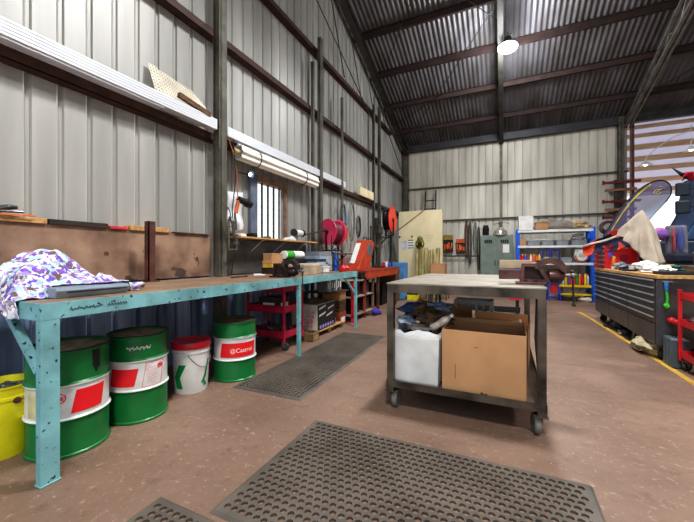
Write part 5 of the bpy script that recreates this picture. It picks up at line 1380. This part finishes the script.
# bags and gear under the cabinet
lump('khaki canvas boot cover lying on yellow line under the cabinet', (1.58, 5.2, .085), (.15, .26, .085), mat('khaki', '#b3a686', .9, 0, .25, 6), 41, 'khaki_bag', 'bag', .2)
lump('black bag on the floor under middle of drawer cabinet', (1.75, 5.85, .07), (.13, .3, .08), mat('bag_black', '#211f22', .8, 0, .2), 42, 'black_bag', 'bag', .2)
lump('dark blue bag on floor under far end of drawer cabinet', (1.66, 6.75, .07), (.1, .32, .075), mat('bag_blue', '#32435a', .8, 0, .3), 43, 'blue_bag', 'bag', .2)
lump('small grey rag on the floor under the cabinet centre', (1.6, 6.2, .035), (.06, .12, .04), mat('rag_grey', '#807d78', .9), 44)
p = MB(); p.tube([(1.58, 7.3, .02), (1.5, 6.8, .02), (1.6, 6.4, .02), (1.55, 5.9, .02), (1.62, 5.6, .02)], .014, 8)
single(p, 'floor_hose', BLACK, 'black hose lying on floor along the drawer cabinet', 'hose', smooth=True)
# grey upright case
t = thing('grey_toolcase', 'grey ribbed plastic case standing upright at cabinet near end', 'case', (1.63, 4.68, 0))
p = MB(); p.box(-.06, .08, -.12, .1, .0, .3); p.build('shell', mat('case_grey', '#5f6c72', .5, 0, .15), t, bevel=.012)
p = MB()
for k in range(3): p.box(-.065+.0*k, .085, -.13+.07*k, -.115+.07*k, .01, .29)
p.build('rib', mat('case_grey2', '#4b585e', .5), t, bevel=.003)
p = MB(); p.tube([(0, -.04, .3), (0, -.04, .325), (0, .04, .325), (0, .04, .3)], .007, 8); p.build('handle', BLACK, t)
# red trolley at the right edge
trolley('red steel trolley at right frame edge holding boxes and tools', 1.62, 2.1, 3.75, 4.52, .82, (.13, .45, .72), RED, lip=.07)
p = MB()
t = thing('parts_carton', 'brown cardboard carton with hand slot on bottom tray of trolley', 'box', (1.9, 4.2, .137))
p.box(-.19, .19, -.22, .22, 0, .2); p.build('carton', CARD, t, bevel=.003)
p = MB(); p.box(-.192, -.19, -.06, .06, .12, .15).box(-.06, .06, -.222, -.22, .12, .15); p.build('hand_slot', BLACK, t)
lump('grey plastic bag bulging on top tray of the red trolley', (1.88, 4.15, .86), (.17, .25, .07), mat('bag_grey', '#a5a8ad', .35, 0, .2, 10), 51, 'plastic_bag', 'bag')
t = thing('metal_tool', 'bare metal drill lying on middle tray of the red trolley', 'drill', (1.82, 4.2, .456))
p = MB(); p.cyl((0, .16, .06), (0, -.12, .06), .035, .05, 14); p.build('motor', STEEL_BARE, t, smooth=True)
p = MB(); p.cyl((0, -.12, .06), (0, -.2, .06), .02, .015, 10); p.build('chuck', STEEL_DK, t, smooth=True)
p = MB(); p.cyl((0, .08, .05), (.1, .1, .02), .02, n=10); p.build('grip', BLACK, t, smooth=True)
for i in range(5):
    p = MB(); p.tube([(0, -.12, 0), (0, 0, .03), (0, .12, .01)], [.02, .03, .015], 8)
    single(p, 'hand_tool', [BLACK, STEEL_BARE, BLACK, RUST, STEEL_DK][i], ['black handled tool at back of trolley top tray', 'bare metal tool across trolley top tray', 'dark tool nearest cabinet on trolley top tray', 'rusty tool on trolley top tray', 'dark steel tool lying on top of trolley bag'][i], 'tool', (1.76+.07*i, 4.36-.02*i, .75+.02*i+.0), R.uniform(-.8, .8), smooth=True)
# bench behind the cabinet with dark boxes
t = thing('storage_bench', 'dark storage bench behind the drawer cabinet', 'bench', (2.5, 5.9, 0))
p = MB(); p.box(-.33, .45, -1.0, 1.3, .87, .93); p.build('top', mat('bench_grey', '#4c5057', .5, .2, .2), t)
p = MB(); p.box(-.3, .42, -.95, 1.25, .06, .87); p.build('body', mat('bench_body', '#25272c', .6), t)
p = MB()
for yy in (-.9, 0, 1.1): p.box(-.28, .4, yy, yy+.06, 0, .06)
p.build('foot', BLACK, t)
t = thing('black_amplifier', 'black box with two white labels on bench behind the cabinet', 'box', (2.42, 5.6, .931))
p = MB(); p.box(-.2, .3, -.2, .25, 0, .27); p.build('body', mat('gloss_black', '#101216', .25), t, bevel=.006)
p = MB(); p.box(-.19, -.08, -.203, -.2, .06, .23); p.build('label', PAPER, t); p = MB(); p.box(-.04, .09, -.203, -.2, .1, .24); p.build('label', PAPER, t)
p = MB(); p.box(-.2, .3, -.2, .25, .27, .285); p.build('lid', GREYP, t)
t = thing('padded_seat', 'grey machine seat with blue and red cushion behind the canvas', 'seat', (2.47, 7.0, .93), rad(-4)); t.scale = (.6, 1, 1)
p = MB(); p.box(-.22, .2, -.06, .06, .25, .72, rot=Matrix.Rotation(-.12, 3, 'X')); p.build('backrest', mat('seat_grey', '#6c6872', .8, 0, .2, 6), t, bevel=.04)
p = MB(); p.box(-.24, .24, -.35, .05, .14, .27); p.build('cushion', mat('seat_navy', '#1b2238', .8), t, bevel=.03)
p = MB(); p.blob((.03, -.1, .5), (.07, .03, .19), .2, 2); p.build('blue_patch', mat('patch_blue', '#4a5494', .8), t, smooth=True)
p = MB(); p.blob((-.1, -.1, .48), (.035, .03, .2), .2, 2); p.build('red_patch', mat('patch_red', '#a34a5c', .8), t, smooth=True)
p = MB(); p.box(-.2, .2, -.3, .0, 0, .14); p.build('seat_base', BLACK, t)
lump('pinkish purple bag hanging behind the beige canvas', (2.25, 6.95, 1.52), (.1, .09, .1), mat('bag_pink', '#b0607f', .6, 0, .3, 5, col2='#6a4ab0'), 61, 'purple_bag', 'bag', .05)
# navy machine standing in the opening
NV = mat('navy_paint', '#16283f', .45, .1, .2)
t = thing('navy_machine', 'tall navy blue machine cab standing at the back opening', 'machine', (3.25, 8.6, 0))
p = MB(); p.box(-.75, 1.2, -.4, .8, .3, 1.45); p.build('body', NV, t, bevel=.03)
p = MB(); p.prism([(-.25, 1.45), (1.2, 1.45), (1.2, 2.72), (.12, 2.72), (.0, 2.0)], -.35, .7, 'y'); p.build('cab', mat('cab_blue', '#2f5078', .35, .1, .3, 1.5, col2='#162238'), t, bevel=.03)
p = MB(); p.box(.16, .45, -.365, -.35, 2.1, 2.6); p.build('window', mat('cab_glass', '#6f9bc6', .15, .2, .1), t)
p = MB(); p.box(.1, .4, -.37, -.35, 1.48, 1.75); p.build('window', mat('pane_bright', '#dfe4e4', .2), t)
for z in (2.28, 1.95):
    p = MB(); p.box(-.36, -.16, -.4, -.32, z, z+.24); mr = p.build('mirror', mat('mirror_dark', '#10202e', .3), t, bevel=.02)
    p = MB(); p.beam((-.17, -.36, z+.12), (.14, -.36, z+.12), .03, .03); p.build('mirror_arm', BLACK, mr)
for yy in (-.2, .6):
    p = MB(); p.lathe([(.1, -.1), (.32, -.1), (.36, -.05), (.36, .08), (.3, .1), (.1, .1)], 28, (-.35, yy, .36), 'x'); p.build('wheel', RUBBER, t, smooth=True)
    p = MB(); p.lathe([(.1, -.1), (.32, -.1), (.36, -.05), (.36, .08), (.3, .1), (.1, .1)], 28, (.85, yy, .36), 'x'); p.build('wheel', RUBBER, t, smooth=True)
t = thing('ribbon_tuft', 'tuft of red strips and black spikes on the navy machine', 'decoration', (3.2, 8.45, 2.6))
for k in range(14):
    a = R.uniform(0, 6.28); p = MB(); q = R.uniform(.1, .26); p.tube([(.0, 0, 0), (q*.6*math.cos(a), q*.4*math.sin(a), .12), (q*math.cos(a)*1.2, q*math.sin(a), .12+R.uniform(-.1, .16))], [.03, .035, .006], 5)
    p.build('strip', [mat('tuft_red', '#c01c3a', .5), mat('tuft_red', '#c01c3a', .5), BLACK][k % 3], t)

# teardrop banner
t = thing('teardrop_banner', 'teardrop banner, violet and pale blue with yellow stripe, leaning at opening', 'banner', (-.05, 0, 0))
out = [(2.02, 1.55), (2.14, 1.84), (2.28, 2.12), (2.44, 2.36), (2.62, 2.56), (2.78, 2.68), (2.94, 2.735), (3.06, 2.7), (3.13, 2.6), (3.14, 2.46), (3.08, 2.32), (2.98, 2.18), (2.86, 2.02), (2.76, 1.86), (2.68, 1.66), (2.62, 1.5), (2.3, 1.35)]
# smooth closed outline
def cr(P, n=6):
    o = []
    N_ = len(P)
    for i in range(N_):
        p0, p1, p2, p3 = [Vector((*P[(i+k-1) % N_], 0)) for k in range(4)]
        for j in range(n):
            s = j/n; o.append(.5*((2*p1)+(p2-p0)*s+(2*p0-5*p1+4*p2-p3)*s*s+(3*p1-p0-3*p2+p3)*s**3))
    return [(q.x, q.y) for q in o]
oo = cr(out); YF = 9.0
bm_ = bpy.data.materials.new('banner_cloth'); bm_.use_nodes = True; nt = bm_.node_tree; N = nt.nodes; L = nt.links; b = N['Principled BSDF']
tc = N.new('ShaderNodeTexCoord'); sp = N.new('ShaderNodeSeparateXYZ'); L.new(tc.outputs['Object'], sp.inputs[0])
ad = N.new('ShaderNodeMath'); ad.operation = 'MULTIPLY_ADD'; ad.inputs[1].default_value = -.8; L.new(sp.outputs[0], ad.inputs[0]); L.new(sp.outputs[2], ad.inputs[2])
r_ = N.new('ShaderNodeValToRGB'); mr_ = N.new('ShaderNodeMapRange'); mr_.inputs[1].default_value = -.75; mr_.inputs[2].default_value = .4
L.new(ad.outputs[0], mr_.inputs[0]); L.new(mr_.outputs[0], r_.inputs[0])
r_.color_ramp.elements[0].color = lin('#9dbfe2'); r_.color_ramp.elements[0].position = .3; r_.color_ramp.elements[1].color = lin('#5f5575'); r_.color_ramp.elements[1].position = .62
L.new(r_.outputs[0], b.inputs['Base Color']); b.inputs['Alpha'].default_value = .86; b.inputs['Roughness'].default_value = .7
p = MB(); vs = [p.bm.verts.new((x, YF, z)) for x, z in oo]; p.bm.faces.new(vs); p.build('sail', bm_, t)
p = MB(); q = oo[:int(len(oo)*.62)]; p.tube([(x, YF, z) for x, z in q], .012, 8); p.tube([(x, YF, z) for x, z in oo[int(len(oo)*.6):int(len(oo)*.9)]], .007, 6); p.build('pole', mat('pole_black', '#1f1e24', .4), t, smooth=True)
p = MB(); 
def bz(s): return (2.16+.66*s, 1.74+.93*s+.12*math.sin(s*PI))
for k in range(16):
    a, c_ = bz(k/16), bz((k+1)/16); w_ = .026
    p.poly([(a[0], YF-.006, a[1]-w_), (c_[0], YF-.006, c_[1]-w_), (c_[0], YF-.006, c_[1]+w_*.5), (a[0], YF-.006, a[1]+w_*.5)])
p.build('yellow_stripe', mat('stripe_yellow', '#d8c93a', .6), t)
p = MB(); em = mat('emblem_gold', '#cdbf86', .6)
p.tube([(2.93+.06*math.cos(a)*(1+.2*math.sin(2*a)), YF-.01, 2.5+.05*math.sin(a)) for a in [k*PI/10 for k in range(3, 20)]], .008, 5)
p.tube([(2.9, YF-.01, 2.48), (2.95, YF-.01, 2.53), (3.0, YF-.01, 2.56)], .008, 5); p.tube([(2.95, YF-.01, 2.6), (3.0, YF-.01, 2.6), (3.03, YF-.01, 2.56)], .007, 5)
p.build('gold_emblem', em, t)
p = MB(); p.tube([(2.02, YF, 1.55), (1.98, YF, 1.3), (2.2, YF, .6), (2.3, YF, .0)], .014, 8); p.build('pole_foot', BLACK, t)
# rear partition low shape behind banner & shed lamps outside
for i, (x, y, z, lab) in enumerate(((3.75, 12.6, 3.85, 'white gooseneck lamp hanging under awning, left of two'), (4.75, 12.6, 4.15, 'white gooseneck lamp hanging under awning, right of two'))):
    t = thing('gooseneck_lamp', lab, 'lamp', (x, y, z), group='white lamps under the awning')
    p = MB(); p.lathe([(.03, .1), (.06, .08), (.14, .02), (.17, -.02)], 24, capb=False, capt=False); p.build('shade', WHITE, t, smooth=True, solid=.004)
    p = MB(); p.blob((0, 0, 0), (.05, .05, .04), 0, 2); p.build('bulb', mat('bulb_white', '#f6f4ea', .5, emit=3), t, smooth=True)
    p = MB(); p.tube([(0, 0, .1), (.02, 0, .22), (.3, 0, .5), (.62, 0, .72), (1.0, 0, .86), (1.0, 0, 4.86-z)] if i == 0 else [(0, 0, .1), (0, 0, .25), (.2, 0, .45), (.4, 0, 4.86-z)], .013, 8); p.build('arm', WHITE, t, smooth=True)

# high bay lights
HB_ = thing('highbay_lamp', 'bright round high bay lamp hanging from the middle rafter', 'lamp', (.07, 7.9, 5.62), group='high bay lamps')
p = MB(); p.lathe([(.12, -.02), (.16, .0), (.16, .04), (.08, .1), (.07, .2), (.02, .22)], 28, capb=False); p.build('housing', STEEL_DK, HB_, smooth=True)
p = MB(); p.blob((0, 0, -.015), (.19, .19, .08), 0, 3); p.build('lens', mat('lens_glow', '#f4f9ff', .5, emit=60), HB_, smooth=True)
p = MB(); p.cyl((0, 0, .22), (0, 0, roof_z(7.9)-5.62-.2), .012, n=6); p.build('hanger', STEEL_DK, HB_)
dup(HB_, (.07, 3.0, 6.6), label='added high bay lamp out of view further forward, above the middle of the shed')  # fitting for an added lamp, out of view

# more bits on the pile in the cart bin
lump('pale blue-grey crumpled sheet tucked left of the heap in the bin', (-.73, 2.68, .64), (.07, .09, .035), mat('sheet_pale', '#aab7c6', .6, 0, .25, 12), 71, 'plastic_film', 'film')
lump('tan paper crumpled behind the blue rag over the white bin', (-.62, 2.9, .73), (.11, .08, .04), mat('paper_tan2', '#b08a62', .85, 0, .25, 10), 72, 'crumpled_paper', 'paper')
# tools along the far bench edge and shelf
for i, (x, y, l, m, lab) in enumerate(((-2.35, 3.45, .2, STEEL_BARE, 'bare steel bar lying on bench right of the vise'), 
        (-2.7, 2.9, .22, RUST, 'rusty flat bar lying flat at back of bench by column'))):
    p = MB(); p.box(-.015, .015, -l/2, l/2, 0, .012).cyl((0, l/2, .008), (0, l/2+.02, .008), .008, n=8)
    single(p, 'steel_bar', m, lab, 'bar', (x, y, .922), R.uniform(-1, 1))
p = MB(); p.box(-.07, .07, -.03, .03, 0, .018).box(-.065, .065, -.027, .027, .018, .021)
single(p, 'sanding_block', PAPER, 'small white block on bench behind the dark vise', 'block', (-2.75, 3.3, .922), .9, bevel=.002)

# ================================================================== light and camera
wd = bpy.data.worlds.new('World'); SC.world = wd; wd.use_nodes = True
nt = wd.node_tree; N = nt.nodes; L = nt.links; bg = N['Background']
tc = N.new('ShaderNodeTexCoord'); sp = N.new('ShaderNodeSeparateXYZ'); L.new(tc.outputs['Generated'], sp.inputs[0])
rp = N.new('ShaderNodeValToRGB'); rp.color_ramp.elements[0].position = .0; rp.color_ramp.elements[1].position = .5
rp.color_ramp.elements[0].color = (1, .98, .95, 1); rp.color_ramp.elements[1].color = (.62, .8, 1, 1)
L.new(sp.outputs[2], rp.inputs[0]); L.new(rp.outputs[0], bg.inputs[0]); bg.inputs[1].default_value = 1.1

def lamp(kind, loc, energy, size=.3, col=(1, 1, 1), rot=(0, 0, 0), name='light', **kw):
    l = bpy.data.lights.new(name, kind); l.energy = energy; l.color = col
    if kind == 'AREA':
        l.shape = 'RECTANGLE'; l.size = size; l.size_y = kw.get('sy', size)
    elif kind in ('POINT', 'SPOT'): l.shadow_soft_size = size
    if kind == 'SPOT': l.spot_size = rad(135); l.spot_blend = .6
    elif kind == 'SUN': l.angle = kw.get('angle', .02)
    o = bpy.data.objects.new(name, l); COL.objects.link(o); o.location = loc; o.rotation_euler = rot
    return o
lamp('POINT', (.07, 7.9, 5.4), 130, .16, (.95, .98, 1), name='highbay_or_fill_light')
lamp('SPOT', (.07, 7.9, 5.35), 330, .2, (.95, .98, 1), name='highbay_or_fill_light')
lamp('SPOT', (.07, 3.0, 6.2), 780, .3, (.97, .98, 1), name='highbay_or_fill_light')  # added lamp high above the view, unseen
lamp('SPOT', (.5, -1.2, 5.6), 680, .3, (1, .97, .93), name='highbay_or_fill_light')  # added fill lamp behind the camera, no fitting drawn
lamp('SPOT', (5.3, 5.4, 5.2), 600, .3, (1, .98, .95), name='highbay_or_fill_light')  # added fill lamp off to the right, unseen, no fitting drawn
lamp('SUN', (0, 30, 20), 2.5, col=(1, .95, .86), rot=(rad(-50), rad(20), 0), name='sun', angle=.02)

A = math.atan((504-347)/335.)
cd = bpy.data.cameras.new('camera'); cam = bpy.data.objects.new('camera', cd); COL.objects.link(cam)
cam.location = (0, 0, 1.15); cam.rotation_euler = (rad(90), 0, A)
cd.sensor_fit = 'HORIZONTAL'; cd.sensor_width = 36; cd.lens = 36*335/694
cd.shift_y = -4/694.; cd.clip_start = .02; cd.clip_end = 200
SC.camera = cam
SC.view_settings.view_transform = 'Standard'
SC.view_settings.look = 'Medium High Contrast'
SC.view_settings.exposure = .28
